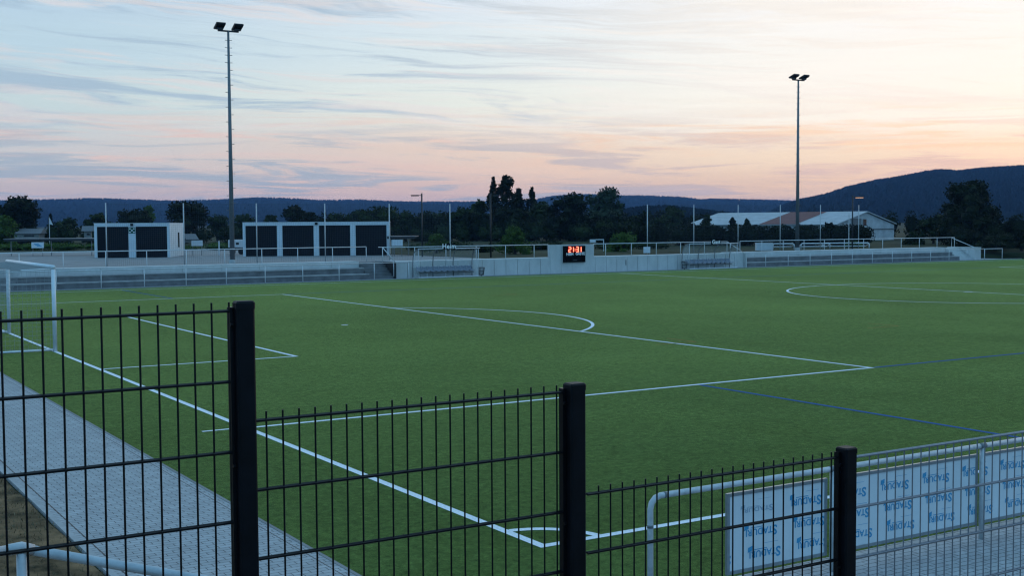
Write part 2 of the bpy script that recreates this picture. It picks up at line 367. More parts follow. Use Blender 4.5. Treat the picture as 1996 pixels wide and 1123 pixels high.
# ------------------------------------------------------------------ pitch markings
LP, WP = 91.76, 60.06; H2 = WP / 2; lw = .12; ZL = .005
def strip(mb, x0, y0, x1, y1, w, z):
    d = np.array([x1 - x0, y1 - y0]); d = d / np.linalg.norm(d); n_ = np.array([-d[1], d[0]]) * w / 2
    a = np.array([x0, y0]); b = np.array([x1, y1])
    mb.raw([(*(a + n_), z), (*(a - n_), z), (*(b - n_), z), (*(b + n_), z)], [(0, 1, 2, 3)])
def ring(mb, cx, cy, rad, a0, a1, w, z, n=64):
    v = []; 
    for i in range(n + 1):
        a = a0 + (a1 - a0) * i / n
        for rr in (rad - w / 2, rad + w / 2): v.append((cx + rr * math.cos(a), cy + rr * math.sin(a), z))
    mb.raw(v, [(2 * i, 2 * i + 1, 2 * i + 3, 2 * i + 2) for i in range(n)])
m = MB(); h = lw / 2
def hseg(x0, x1, y, w=lw): m.raw([(x0, y - w / 2, ZL), (x1, y - w / 2, ZL), (x1, y + w / 2, ZL), (x0, y + w / 2, ZL)], [(0, 1, 2, 3)])
def vseg(x, y0, y1, w=lw): m.raw([(x - w / 2, y0, ZL), (x + w / 2, y0, ZL), (x + w / 2, y1, ZL), (x - w / 2, y1, ZL)], [(0, 1, 2, 3)])
vseg(h, 0, WP); vseg(LP - h, 0, WP)
hseg(lw, LP - lw, h); hseg(lw, LP - lw, WP - h); vseg(LP / 2, lw, WP - lw)
for sx in (1, -1):
    gx = (lambda q: q) if sx == 1 else (lambda q: LP - q)
    for dep, hw in ((16.5, 20.16), (5.5, 9.16)):
        a, b = sorted((gx(lw), gx(dep)))
        hseg(a, b, H2 - hw + h); hseg(a, b, H2 + hw - h)
        vseg(gx(dep - h), H2 - hw + lw, H2 + hw - lw)
    t0 = math.acos(5.56 / 9.1)
    a0, a1 = (-t0, t0) if sx == 1 else (math.pi - t0, math.pi + t0)
    ring(m, gx(11), H2, 9.09, a0, a1, lw, ZL)
    ring(m, gx(11), H2, .07, 0, 2 * math.pi, .12, ZL, 16)
    for cy, s0 in ((0, 0), (WP, -1)):
        pass
ring(m, 0, 0, .88, R_(8), R_(82), lw, ZL, 24); ring(m, 0, WP, .88, R_(-82), R_(-8), lw, ZL, 24)
ring(m, LP / 2, H2, 9.09, R_(90) + .007, R_(270) - .007, lw, ZL, 96); ring(m, LP / 2, H2, 9.09, R_(-90) + .007, R_(90) - .007, lw, ZL, 96)
ring(m, LP / 2, H2, .16, 0, 2 * math.pi, .14, ZL + .002, 16)
hseg(-.75, 0, 10.0, .09)
struct(m.build('white_pitch_lines', 'line'))
m = MB(); hseg(16.54, LP - 16.54, H2 - 20.16 + h, .11); hseg(16.54, LP - 16.54, H2 + 20.16 - h, .11); vseg(10.75, .13, H2 - 20.17, .11); vseg(10.6, H2 + 20.17, WP - .13, .11)
struct(m.build('blue_pitch_lines', 'blueline'))
m = MB()
for cx, cy in ((26.8, 18.0), (17.3, 17.7), (26.2, 42.3)):
    hseg(cx - 1.6, cx, cy, .07); vseg(cx - .035, cy + .04, cy + 1.4, .07)
struct(m.build('orange_corner_marks', 'orangeline'))

# ------------------------------------------------------------------ far terraces and wall
def terrace(name, x0, x1, label, ystart=62.9):
    t = thing(name, (x0, ystart, 0), label, 'terrace', 'concrete spectator terraces')
    m1 = MB(); m2 = MB()
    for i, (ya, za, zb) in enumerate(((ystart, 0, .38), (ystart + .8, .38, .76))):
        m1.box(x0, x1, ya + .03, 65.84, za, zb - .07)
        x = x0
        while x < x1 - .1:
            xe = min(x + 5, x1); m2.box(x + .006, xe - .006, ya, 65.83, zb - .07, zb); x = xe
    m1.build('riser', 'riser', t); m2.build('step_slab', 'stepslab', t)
    m3 = MB(); x = x0
    while x < x1 - .1:
        xe = min(x + 2.5, x1); m3.box(x + .008, xe - .008, ystart + 1.62, 65.82, .762, 1.16); x = xe
    m3.build('top_wall', 'concrete', t)
    return t
terrace('seating_terrace', -12, 27.5, 'long concrete terrace of low steps left of the home dugout')
terrace('seating_terrace', 60.66, 86.8, 'long concrete terrace of low steps right of the away dugout')
def stairs(x0, x1, label, wing_x, wing_side):
    t = thing('concrete_stairs', ((x0 + x1) / 2, 63, 0), label, 'stairs')
    mb = MB(); n_ = 6
    for i in range(n_): mb.box(x0 + .004, x1 - .004, 62.95 + i * .3, 65.8, i * 1.1 / n_ + .001, (i + 1) * 1.1 / n_)
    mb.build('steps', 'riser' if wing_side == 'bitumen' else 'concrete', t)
    w = MB().box(min(wing_x), max(wing_x), 62.7, 65.84, 0, 1.12).build('wing_wall', wing_side, t)
    MB().box(min(wing_x) - .02, max(wing_x) + .02, 62.67, 65.86, 1.123, 1.16).build('coping', 'concrete', w)
    return t
stairs(27.5, 29.3, 'concrete stairs with black side wall beside the left dugout', (29.31, 29.38), 'bitumen')
stairs(86.85, 88.7, 'concrete stairs with pale side wall at the far right terrace end', (88.72, 89.5), 'concrete')
# retaining wall of one metre panels
t = thing('retaining_wall', (45, 63, 0), 'pale concrete retaining wall of upright panels behind both dugouts', 'wall')
mw = MB()
x = 29.4
while x < 60.5:
    if not (41.85 < x < 45.75): mw.box(x + .014, min(x + .975, 60.6) - .014, 63.0, 63.25, .0, 1.1)
    x += .975
mw.build('wall_panels', 'concrete', t)
MB().box(29.38, 41.9, 63.03, 63.3, 1.103, 1.15).build('coping', 'concrete', t)
MB().box(45.82, 60.6, 63.03, 63.3, 1.103, 1.15).build('coping', 'concrete', t)
MB().box(29.4, 60.6, 63.26, 65.85, .5, 1.1).build('backfill', 'concrete', t)
t2 = thing('scoreboard_wall', (43.8, 63, 0), 'tall pale concrete wall section carrying the digital scoreboard', 'wall')
mw = MB()
for i in range(4): mw.box(41.92 + i * .97 + .006, 41.92 + (i + 1) * .97 - .006, 62.98, 63.22, 0, 2.08)
mw.box(41.915, 45.805, 63.03, 63.20, .01, 2.05); mw.box(45.812, 45.97, 63.0, 63.2, 0, 1.1)
mw.build('wall_panels', 'concrete', t2)
MB().box(60.61, 60.7, 62.75, 65.84, 0, 1.13).build('end_wall', 'concrete', t)
MB().box(48.75, 48.79, 62.975, 62.995, .45, .85).build('dark_slot', 'bitumen', t)

# railings ------------------------------------------------------------------
def railing(name, xsp, y, z0, z1, label, rad=.03, extra=None, group='tubular steel railings', cat='railing', x_end=None, material='galv', posts=True):
    t = thing(name, (xsp[0], y, z0), label, cat, group)
    lo, hi = xsp[0], xsp[-1]
    MB().tube([(lo - .0, y, z1), (hi, y, z1)], rad, 8).build('top_rail', material, t, True)
    pm = MB().tube([(0, y, z0), (0, y, z1 - rad * .9)], rad * .85, 8)
    first = None
    for x in xsp:
        if first is None:
            first = MB().tube([(x, y, z0), (x, y, z1 - rad * .9)], rad * .85, 8).build('post', material, t, True)
            x00 = x
        else:
            o = first.copy(); COL.objects.link(o); o.parent = t; o.location = (x - x00, 0, 0)
    if extra:
        for p in extra: MB().tube(p, rad, 8).build('sloping_rail', material, t, True)
    return t
lowx = [5.0 + 2.51 * i for i in range(-6, 11)]
railing('pitch_barrier', lowx, 62.35, 0.05, 1.10, 'grey tube barrier at pitch level in front of the left terrace', .03)
lowr = [62.36 + 2.475 * i for i in range(0, 13)]
railing('pitch_barrier', lowr[:12], 62.35, .05, 1.02, 'grey tube barrier at pitch level in front of the right terrace', .03)
railing('pitch_barrier', [89.55, 92.1], 62.35, .05, 1.0, 'short single-bay barrier at the far right end of the pitch edge', .03)
railing('terrace_railing', [3.6 + 2.49 * i for i in range(-5, 11)], 65.5, 1.10, 2.12, 'white tube railing along the top of the left terrace', .03, group='upper railings')
railing('terrace_railing', [62.45 + 2.44 * i for i in range(0, 12)], 65.5, 1.10, 2.05, 'white tube railing along the top of the right terrace', .03, group='upper railings')
railing('wall_railing', [28.6 + 2.41 * i for i in range(0, 6)] + [41.85], 63.15, 1.12, 2.1, 'white tube railing on the wall left of the scoreboard', .03, group='upper railings',
        extra=[[(28.6, 63.15, 2.1), (29.3, 62.75, 1.15)], [(29.0, 63.15, 2.1), (29.0, 64.6, 2.1)]])
railing('wall_railing', [45.9, 47.0, 49.4, 51.8, 54.2, 56.6, 58.95], 63.15, 1.12, 2.09, 'white tube railing on the wall right of the scoreboard', .03, group='upper railings',
        extra=[[(58.95, 63.15, 2.09), (60.6, 63.0, 1.16)], [(59.25, 63.1, 1.12), (59.25, 63.1, 1.95)]])
th = thing('stair_handrail', (29.35, 62.75, 0), 'thin upright handrail post in front of the black stair wall', 'handrail')
MB().tube([(29.2, 62.72, .15), (29.2, 62.72, 1.2)], .022, 8).build('post', 'galv', th, True)
MB().tube([(29.2, 62.72, 1.2), (29.0, 62.9, 1.25)], .022, 8).build('handrail', 'galv', th, True)
th = thing('stair_handrail', (89.0, 64.4, 1.1), 'sloping handrail on the pale stair wall at the far right', 'handrail')
MB().tube([(88.9, 65.5, 1.12), (88.9, 65.5, 2.02), (88.95, 63.0, 1.15)], .03, 8).build('handrail', 'galv', th, True)

# dugouts -------------------------------------------------------------------
MT['perspex'] = mat('clear_acrylic', (.75, .80, .82), .08, alpha=.16, spec=.6, var=.05, vscale=2)
def dugout(x0, x1, word, sign_x, sign_z, bin_x, label, group='dugouts', nseat=10):
    yb, yf = 62.85, 61.98 + .02; H = 1.98
    t = thing('team_dugout', ((x0 + x1) / 2, 62.4, 0), label, 'dugout', group)
    prof = [(yb, .05), (yb, 1.0), (yb - .06, 1.4), (yb - .2, 1.68), (yb - .42, 1.88), (yf, H)]
    ribs = [x0, x0 + (x1 - x0) * .33, x0 + (x1 - x0) * .67, x1 - .04]
    for xx in ribs: MB().tube([(xx, a, b) for a, b in prof], .03, 8).build('rib', 'galvdark', t, True)
    v = []; 
    for xx in (x0, x1):
        for a, b in prof: v.append((xx, a + .035, b + .0))
    n_ = len(prof); MB().raw(v, [(i, i + 1, n_ + i + 1, n_ + i) for i in range(n_ - 1)]).build('roof_panel', 'perspex', t, True)
    for xx in (x0 - .01, x1 + .01):
        MB().raw([(xx, a, b) for a, b in prof] + [(xx, yf, .1)], [tuple(range(n_ + 1))]).build('side_panel', 'perspex', t)
    MB().tube([(x0 - .02, yf, H), (x1 + .1, yf, H)], .035, 8).build('roof_edge', 'galv', t, True)
    for xx in (x0 + .02, x1 - .02): MB().tube([(xx, yf, .05), (xx, yf, H - .03)], .02, 6).build('front_post', 'galv', t, True)
    MB().box(x0, x1, yf - .03, yf + .03, .02, .09).build('base_beam', 'whitepaint', t)
    MB().box(x0, x1, yb - .03, yb + .02, .72, .76).build('cross_rail', 'galv', t)
    MB().box(x0 + .1, x1 - .1, 62.47, 62.53, .30, .36).build('bench_beam', 'galvdark', t)
    w = (x1 - x0 - .3) / nseat; first = None
    for k in range(nseat):
        xx = x0 + .15 + (k + .5) * w
        if first is None:
            mb = MB(); xs_ = np.linspace(-.2, .2, 5); pr = [(62.24, .43), (62.30, .46), (62.45, .42), (62.62, .44), (62.68, .56), (62.70, .74)]
            vv = []
            for off in (0, .018):
                for xo in xs_:
                    for a, b in pr: vv.append((xx + xo, a + off * .6, b + .05 * (abs(xo) / .2) ** 2 - off))
            np_ = len(pr); nx_ = 5; fs = []
            for q in range(2):
                for i in range(nx_ - 1):
                    for j in range(np_ - 1):
                        a = q * nx_ * np_ + i * np_ + j; fs.append((a, a + 1, a + np_ + 1, a + np_))
            first = MB().raw(vv, fs).build('seat', 'seat', t, True); xx0 = xx
        else:
            o = first.copy(); COL.objects.link(o); o.parent = t; o.location = (xx - xx0, 0, 0)
    for k in range(3):
        xx = x0 + .9 + k * (x1 - x0 - 1.8) / 2; MB().box(xx - .02, xx + .02, 62.46, 62.54, .02, .30).build('bench_leg', 'galv', t)
    # sign
    sg = thing('dugout_sign', (sign_x, 62.0, sign_z), "black sign reading %s in white above the %s dugout" % (word, 'left' if word == 'Heim' else 'right'), 'sign', 'dugout signs')
    MB().box(sign_x - .5, sign_x + .5, 61.93, 61.955, sign_z - .20, sign_z + .19).build('panel', 'blackmatte', sg)
    text_mesh(word, .46 if word == 'Heim' else .42, 'boardtext', sg, 'lettering', face_y(sign_x, 61.925, sign_z - .01), .004, 1.08, .012)
    for q in (-.3, .3): MB().box(sign_x + q - .015, sign_x + q + .015, 61.96, 62.05, sign_z - .22, sign_z - .1).build('bracket', 'galvdark', sg)
    b = thing('litter_basket', (bin_x, 62.2, 0), 'dark mesh litter basket at the %s end of the %s dugout' % (('right', 'left') if word == 'Heim' else ('left', 'right')), 'bin', 'litter baskets by the dugouts')
    mb = MB(); nn = 14
    for i in range(nn):
        a = 2 * math.pi * i / nn; p0 = (bin_x + .16 * math.cos(a), 62.15 + .16 * math.sin(a), .1); p1 = (bin_x + .23 * math.cos(a), 62.15 + .23 * math.sin(a), .62)
        mb.tube([p0, p1], .012, 4)
    for rr, zz in ((.165, .1), (.20, .36), (.232, .62)):
        mb.tube([(bin_x + rr * math.cos(2 * math.pi * i / 16), 62.15 + rr * math.sin(2 * math.pi * i / 16), zz) for i in range(17)], .02 if zz > .5 else .012, 5, False)
    mb.build('basket', 'darksteel', b)
    MB().tube([(bin_x, 62.15, 0), (bin_x, 62.15, .12)], .04, 8).build('foot', 'darksteel', b)
dugout(30.7, 35.35, 'Heim', 33.0, 2.13, 35.65, 'clear curved dugout shelter with seats under the sign Heim')
dugout(54.1, 59.0, 'Gast', 56.75, 2.1, 53.75, 'clear curved dugout shelter with seats under the sign Gast')

# scoreboard ----------------------------------------------------------------
sb = thing('scoreboard', (43.98, 62.9, .82), 'black digital scoreboard showing 21:31 in red', 'scoreboard')
MB().box(43.03, 44.94, 62.84, 62.975, .80, 1.98).build('housing', 'blackmatte', sb)
MB().box(43.0, 44.97, 62.86, 62.972, .77, .798).build('frame', 'darksteel', sb)
segs = {'a': ((0, 1), (1, 1)), 'b': ((1, 1), (1, .5)), 'c': ((1, .5), (1, 0)), 'd': ((1, 0), (0, 0)), 'e': ((0, 0), (0, .5)), 'f': ((0, .5), (0, 1)), 'g': ((0, .5), (1, .5))}
digs = {'2': 'abged', '1': 'bc', '3': 'abgcd'}
dw, dh = .19, .34; z0d = 1.545
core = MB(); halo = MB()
for ch, dx in (('2', 43.45), ('1', 43.68), ('3', 44.12), ('1', 44.36)):
    for sgm in digs[ch]:
        (ax, az_), (bx, bz) = segs[sgm]
        p = (dx + ax * dw, z0d + az_ * dh); q = (dx + bx * dw, z0d + bz * dh)
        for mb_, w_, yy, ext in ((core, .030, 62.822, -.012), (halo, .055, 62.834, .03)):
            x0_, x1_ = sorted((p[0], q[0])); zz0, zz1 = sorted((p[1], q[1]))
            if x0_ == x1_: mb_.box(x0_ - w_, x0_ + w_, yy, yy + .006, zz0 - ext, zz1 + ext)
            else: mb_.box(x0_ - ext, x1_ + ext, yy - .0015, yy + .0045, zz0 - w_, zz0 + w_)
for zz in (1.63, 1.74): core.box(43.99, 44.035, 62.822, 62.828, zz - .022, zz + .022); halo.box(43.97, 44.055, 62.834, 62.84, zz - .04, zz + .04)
halo.build('led_halo', 'ledred', sb); core.build('led_digits', 'led', sb)  # wider red segments behind the cores are a painted halo, no separate part
text_mesh('HEIM', .27, 'boardtext', sb, 'lettering', face_y(43.55, 62.835, 1.37), .002, 1.05, .010)
text_mesh('GÄSTE', .27, 'boardtext', sb, 'lettering', face_y(44.47, 62.835, 1.39), .002, 1.05, .010)
MB().box(43.82, 44.2, 62.834, 62.838, .915, .94).build('name_strip', 'galvdark', sb)

# ------------------------------------------------------------------ floodlights
def floodlight(x, y, h, label, rb=.175, rt=.075, headtilt=35):
    t = thing('floodlight_mast', (x, y, 1.06), label, 'floodlight', 'floodlight masts')
    z0 = 1.06
    MB().tube([(x, y, z0), (x, y, z0 + h)], [rb, rt], 12).build('mast', 'galvdark', t, True)
    MB().tube([(x, y, z0), (x, y, z0 + .25)], rb * 1.35, 12).build('base_collar', 'concrete', t)
    pg = MB(); k = 0; z = z0 + 2.6
    while z < z0 + h - .3:
        rr = rb + (rt - rb) * (z - z0) / h; sd_ = 1 if k % 2 else -1
        top = z > z0 + h - 2.2
        for q in ((-1, 1) if top else (sd_,)): pg.tube([(x + q * rr * .8, y, z), (x + q * (rr + .17), y, z + .01)], .02, 5)
        z += .5 if h > 15.5 else .5; k += 1
    pg.build('climbing_pegs', 'galvdark', t)
    zt = z0 + h
    MB().box(x - .72, x + .72, y - .06, y + .06, zt - .05, zt + .05).build('crossarm', 'darksteel', t)
    a = R_(headtilt)
    ax = np.array([1., 0, 0]); ay = np.array([0, -math.cos(a), math.sin(a)]); azv = np.cross(ax, ay)
    for q in (-.62, .62):
        c_ = np.array([x + q, y - .1, zt + .30])
        hd = MB().obox(c_, ax, ay, azv, .32, .36, .055).build('lamp_head', 'black', t)
        sub = MB()
        for kk in range(7): sub.obox(c_ + ax * (-.28 + kk * .093) + azv * .085, ax, ay, azv, .012, .29, .03)
        sub.build('cooling_fins', 'darksteel', hd)
        MB().obox(c_ - azv * .064 , ax, ay, azv, .28, .31, .006).build('glass', 'glassdark', hd)
        MB().obox(c_ - azv * .074, ax, ay, azv, .03, .17, .004).build('reflector', 'whitepaint', hd)
        MB().box(x + q - .22, x + q + .22, y - .16, y + .0, zt + .05, zt + .17).build('bracket', 'darksteel', t)
floodlight(20.65, 70.15, 15.72, 'tall tapered floodlight mast with climbing pegs between the two garages', headtilt=25)
floodlight(72.75, 69.3, 15.2, 'distant floodlight mast standing in front of the white barn', headtilt=19)

# nets behind the terraces ---------------------------------------------------
def ballnet(xa, xb, n_, y, label):
    t = thing('ball_stop_net', (xa, y, 1.06), label, 'net', 'ball stop nets')
    first = None
    for i in range(n_):
        x = xa + (xb - xa) * i / (n_ - 1)
        if first is None: first = MB().tube([(x, y, 1.0), (x, y, 5.12)], .038, 8).build('pole', 'galvnear', t, True)
        else:
            o = first.copy(); COL.objects.link(o); o.parent = t; o.location = (x - xa, 0, 0)
    mb = MB(); w = .0022
    nx = int((xb - xa) / .13)
    for i in range(nx + 1):
        x = xa + i * .13; mb.box(x - w, x + w, y + .05, y + .054, 1.1, 5.05)
    for j in range(31):
        z = 1.1 + j * .13; mb.box(xa, xb, y + .055, y + .059, z - w, z + w)
    mb.tube([(xa, y + .05, 5.06), (xb, y + .05, 5.06)], .006, 4)
    mb.build('netting', 'netdark', t)
ballnet(11.87, 36.72, 6, 68.5, 'tall ball stop net on grey poles in front of the garages')
ballnet(55.12, 79.7, 6, 68.5, 'tall ball stop net on grey poles in front of the white barn')

# garages ---------------------------------------------------------------------
def garage(x, y, nb, depth, label, window=False, emblem=False):
    a = R_(-27); z0 = 1.062; W = nb * 3.0; H = 2.78
    t = thing('garage_block', (x, y, z0), label, 'garage', 'white garages with dark doors')
    dx = np.array([math.cos(a), math.sin(a), 0]); dy = np.array([-math.sin(a), math.cos(a), 0]); uz = np.array([0, 0, 1.]); o0 = np.array([x, y, z0])
    def B(mb, x0, x1, y0, y1, za, zb):
        c_ = o0 + dx * (x0 + x1) / 2 + dy * (y0 + y1) / 2 + uz * (za + zb) / 2
        return mb.obox(c_, dx, dy, uz, (x1 - x0) / 2, (y1 - y0) / 2, (zb - za) / 2)
    jw = .22
    B(MB(), 0, .08, .1, depth, 0, H - .02).build('side_wall', 'render', t); B(MB(), W - .08, W, .1, depth, 0, H - .02).build('side_wall', 'render', t)
    B(MB(), .08, W - .08, depth - .08, depth, 0, H - .02).build('rear_wall', 'render', t)
    B(MB(), -.02, W + .02, -.02, depth + .02, H - .019, H + .03).build('roof', 'whitepaint', t)
    fr = MB(); B(fr, 0, W, 0, .1, H - .26, H - .02)
    edges = [(0, jw)] + [(k * 3 - jw, k * 3 + jw) for k in range(1, nb)] + [(W - jw, W)]
    if emblem: edges[1] = (3 - .29, 3 + .29)
    for e0, e1 in edges: B(fr, e0, e1, 0, .1, 0, H - .262)
    fr.build('front_frame', 'frontrender', t)
    first = None
    for k in range(nb):
        e0 = edges[k][1]; e1 = edges[k + 1][0]; mb = MB(); nrow = 14; zz = np.linspace(.02, H - .27, nrow + 1)
        for j in range(nrow): B(mb, e0 + .005, e1 - .005, .055, .095, zz[j] + .006, zz[j + 1] - .006)
        B(mb, e0, e1, .1, .12, 0, H - .27)
        mb.build('door', 'garagedoor', t)
    if window:
        B(MB(), W + .0, W + .025, 3.6, 4.15, .75, 2.0).build('window', 'glassdark', t)
    if emblem:
        e = MB(); B(e, 3 - .27, 3 + .27, -.012, -.002, 1.95, 2.45); eo = e.build('notice_panel', MT['sign_green'], t)
        e = MB()
        for i_, j_ in ((-.16, -.14), (.16, -.14), (-.16, .14), (.16, .14)): B(e, 3 + i_ - .05, 3 + i_ + .05, -.02, -.013, 2.2 + j_ - .045, 2.2 + j_ + .045)
        B(e, 3 - .05, 3 + .05, -.02, -.013, 2.15, 2.25); e.build('white_marks', 'boardtext', eo)
    lt = MB(); B(lt, (3 if emblem else 6) - .1, (3 if emblem else 6) + .12, -.14, -.002, H - .22, H - .02); lt.build('floodlight', 'black', t)
    return t
MT['sign_green'] = mat('green_sign', (.02, .10, .07), .6)
garage(16.45, 91.3, 2, 6.3, 'shorter white garage block with two dark doors and a side window', True, True)
garage(27.25, 86.6, 4, 6.0, 'longer white garage block with four dark doors')

# street lamps -----------------------------------------------------------------
def lamp(x, y, h, arm, label, lit=False):
    t = thing('street_lamp', (x, y, 1.05), label, 'street lamp', 'street lamps beyond the terraces')
    z0 = 1.0
    MB().tube([(x, y, z0), (x, y, z0 + h)], .06, 10).build('pole', 'darksteel', t, True)
    d = np.array([.866, -.5]) * arm
    p0 = np.array([x, y, z0 + h - .16]); p1 = p0 + np.array([d[0] * .25, d[1] * .25, 0]); p2 = p0 + np.array([d[0], d[1], 0])
    MB().tube([p0, p1], .02, 6).build('arm', 'darksteel', t)
    ux = np.array([.866, -.5, 0]); uy = np.array([.5, .866, 0])
    hd = MB().obox((p1 + p2) / 2, ux, uy, (0, 0, 1), np.linalg.norm(p2 - p1) / 2, .09, .035).build('lamp_head', 'darksteel', t)
    MB().obox((p1 + p2) / 2 - np.array([0, 0, .042]), ux, uy, (0, 0, 1), np.linalg.norm(p2 - p1) / 2 - .03, .085, .022).build('lamp_glass', 'lamplit' if lit else 'glassdark', hd)
lamp(37.62, 74.66, 5.05, -.85, 'dark street lamp with its arm pointing left, behind the longer garage')
lamp(41.17, 70.1, 4.95, .85, 'dark street lamp in front of the tall poplars')
lamp(79.1, 68.7, 5.0, 1.0, 'lit street lamp in front of the white barn gable', True)

# long low canopies, boards, small items --------------------------------------------
def canopy(x0, y0, x1, y1, zt, label):
    t = thing('flat_canopy', (x0, y0, 1.05), label, 'canopy', 'flat canopies behind the garages')
    a = np.array([x0, y0, 0]); b = np.array([x1, y1, 0]); Lg = np.linalg.norm(b - a); d = (b - a) / Lg; n_ = np.array([-d[1], d[0], 0]); c_ = (a + b) / 2
    MB().obox(c_ + n_ * 1.0 + [0, 0, zt], d, n_, (0, 0, 1), Lg / 2, 1.2, .03).build('roof', 'galvdark', t)
    MB().obox(c_ + n_ * -.16 + [0, 0, zt - .1], d, n_, (0, 0, 1), Lg / 2 - .05, .03, .1).build('fascia', 'darksteel', t)
    k = max(2, int(Lg / 2.4))
    for i in range(k):
        p = a + d * (.6 + (Lg - 1.2) * i / (k - 1)); MB().tube([p + [0, 0, 1.0], p + [0, 0, zt - .2]], .04, 6).build('post', 'galvdark', t)
canopy(11.64, 103.48, 18.6, 99.0, 2.55, 'long flat canopy left of the shorter garage')
canopy(36.6, 78.9, 38.6, 77.6, 2.65, 'short flat canopy right of the longer garage')
def board(x, y, w, h, zc, label, marks=False, ang=-30, posts=True, lw_=.03):
    t = thing('notice_board', (x, y, zc - h / 2), label, 'board', 'small pale boards behind the terraces')
    a = R_(ang); d = np.array([math.cos(a), math.sin(a), 0]); n_ = np.array([-d[1], d[0], 0]); c_ = np.array([x, y, zc])
    MB().obox(c_, d, n_, (0, 0, 1), w / 2, .02, h / 2).build('panel', 'frontrender', t)
    if marks:
        mb = MB()
        for i in range(3): mb.obox(c_ - n_ * .024 + d * (-.1 + .12 * i) + np.array([0, 0, .1 - .09 * i]), d, n_, (0, 0, 1), w * .2, .003, .03)
        mb.build('printing', 'print', t)
    for q in (-.4, .4): MB().tube([c_ + d * w * q + [0, 0, 1.0 - zc], c_ + d * w * q + n_ * .03], .025, 6).build('post', 'galvdark', t)
board(13.86, 100.6, 1.05, .5, 2.02, 'white board with blue printing hung under the long canopy', True)
board(25.32, 92.63, .95, .48, 2.12, 'plain pale board between the two garages')
board(36.67, 77.15, .9, .5, 2.15, 'plain pale board under the short canopy')
board(54.6, 67.9, .55, .5, 1.42, 'low grey board behind the railing left of the away dugout')
# white open-sided frame behind scoreboard wall
t = thing('hoarding_frame', (57.5, 79.4, 1.05), 'torn white hoarding behind the wall right of the scoreboard', 'hoarding')
MB().obox((57.6, 79.65, 2.0), (.866, -.5, 0), (.5, .866, 0), (0, 0, 1), .27, .02, .14).build('panel', 'whitepaint', t)
MB().obox((58.15, 79.33, 2.12), (.866, -.5, 0), (.5, .866, 0), (0, 0, 1), .36, .02, .04).build('panel', 'whitepaint', t)
MB().tube([(58.45, 79.15, 1.05), (58.45, 79.15, 2.15)], .035, 6).build('post', 'whitepaint', t); MB().tube([(57.4, 79.77, 1.05), (57.4, 79.77, 2.0)], .03, 6).build('post', 'galvdark', t)
# caravan partly behind garage
t = thing('parked_trailer', (29.0, 92.9, 1.06), 'white box trailer partly hidden behind the longer garage', 'trailer')
cb = MB().obox((29.3, 93.6, 2.02), (.89, -.45, 0), (.45, .89, 0), (0, 0, 1), .75, .8, .33).build('body', 'whitepaint', t)
for q in (-.35, .05): MB().obox((29.3 - .45 * .81 + .89 * q, 93.6 - .89 * .81 - .45 * q, 2.02), (.89, -.45, 0), (.45, .89, 0), (0, 0, 1), .12, .012, .1).build('window', 'glassdark', t)
for q in (-.4, .35): MB().tube([(29.3 - .45 * .8 + .89 * q, 93.6 - .89 * .8 - .45 * q, 1.32), (29.3 - .45 * .62 + .89 * q, 93.6 - .89 * .62 - .45 * q, 1.32)], .26, 14).build('wheel', 'black', t)
MB().obox((29.3, 93.6, 1.63), (.89, -.45, 0), (.45, .89, 0), (0, 0, 1), .7, .7, .05).build('chassis', 'darksteel', t)
t = thing('bollard', (27.25, 92.4, 1.06), 'slim pale bollard on the plaza beside the left floodlight', 'bollard')
MB().tube([(27.0, 91.9, 1.06), (27.0, 91.9, 2.25)], .06, 8).build('post', 'frontrender', t); MB().tube([(27.0, 91.9, 2.25), (27.0, 91.9, 2.3)], .075, 8).build('cap', 'galv', t)
# white blocks and folded training goals behind right terrace
t = thing('concrete_block', (70.6, 71.5, 1.05), 'white rectangular block behind the right terrace railing', 'block')
MB().obox((70.75, 71.45, 1.38), (.866, -.5, 0), (.5, .866, 0), (0, 0, 1), .75, .3, .32).build('body', 'whitepaint', t)
MB().obox((70.75, 71.45, 1.72), (.866, -.5, 0), (.5, .866, 0), (0, 0, 1), .78, .33, .02).build('lid', 'frontrender', t)
def folded_goal(x, y, L_, label):
    t = thing('folded_training_goal', (x, y, 1.05), label, 'goal', 'training goals lying behind the right terrace')
    d = np.array([.82, -.57, 0]); a = np.array([x, y, 1.62]); b = a + d * L_
    MB().tube([a - [0, 0, .5], a - [0, 0, .1], a + d * .1, b - d * .1, b - [0, 0, .1], b - [0, 0, .5]], .06, 8).build('frame', 'whitepaint', t, True)
    n_ = np.array([.57, .82, 0])
    MB().tube([a + n_ * 1.2 - [0, 0, .3], b + n_ * 1.2 - [0, 0, .3]], .05, 8).build('rear_bar', 'whitepaint', t, True)
    for p in (a, b): MB().tube([p - [0, 0, .05], p + n_ * 1.2 - [0, 0, .3]], .04, 6).build('side_bar', 'whitepaint', t, True)
folded_goal(72.0, 71.6, 1.9, 'white folded training goal left of the distant floodlight mast')
folded_goal(74.3, 70.4, 2.6, 'white folded training goal right of the distant floodlight mast')
folded_goal(77.0, 70.3, 4.2, 'longest white folded training goal, nearest the barn gable')

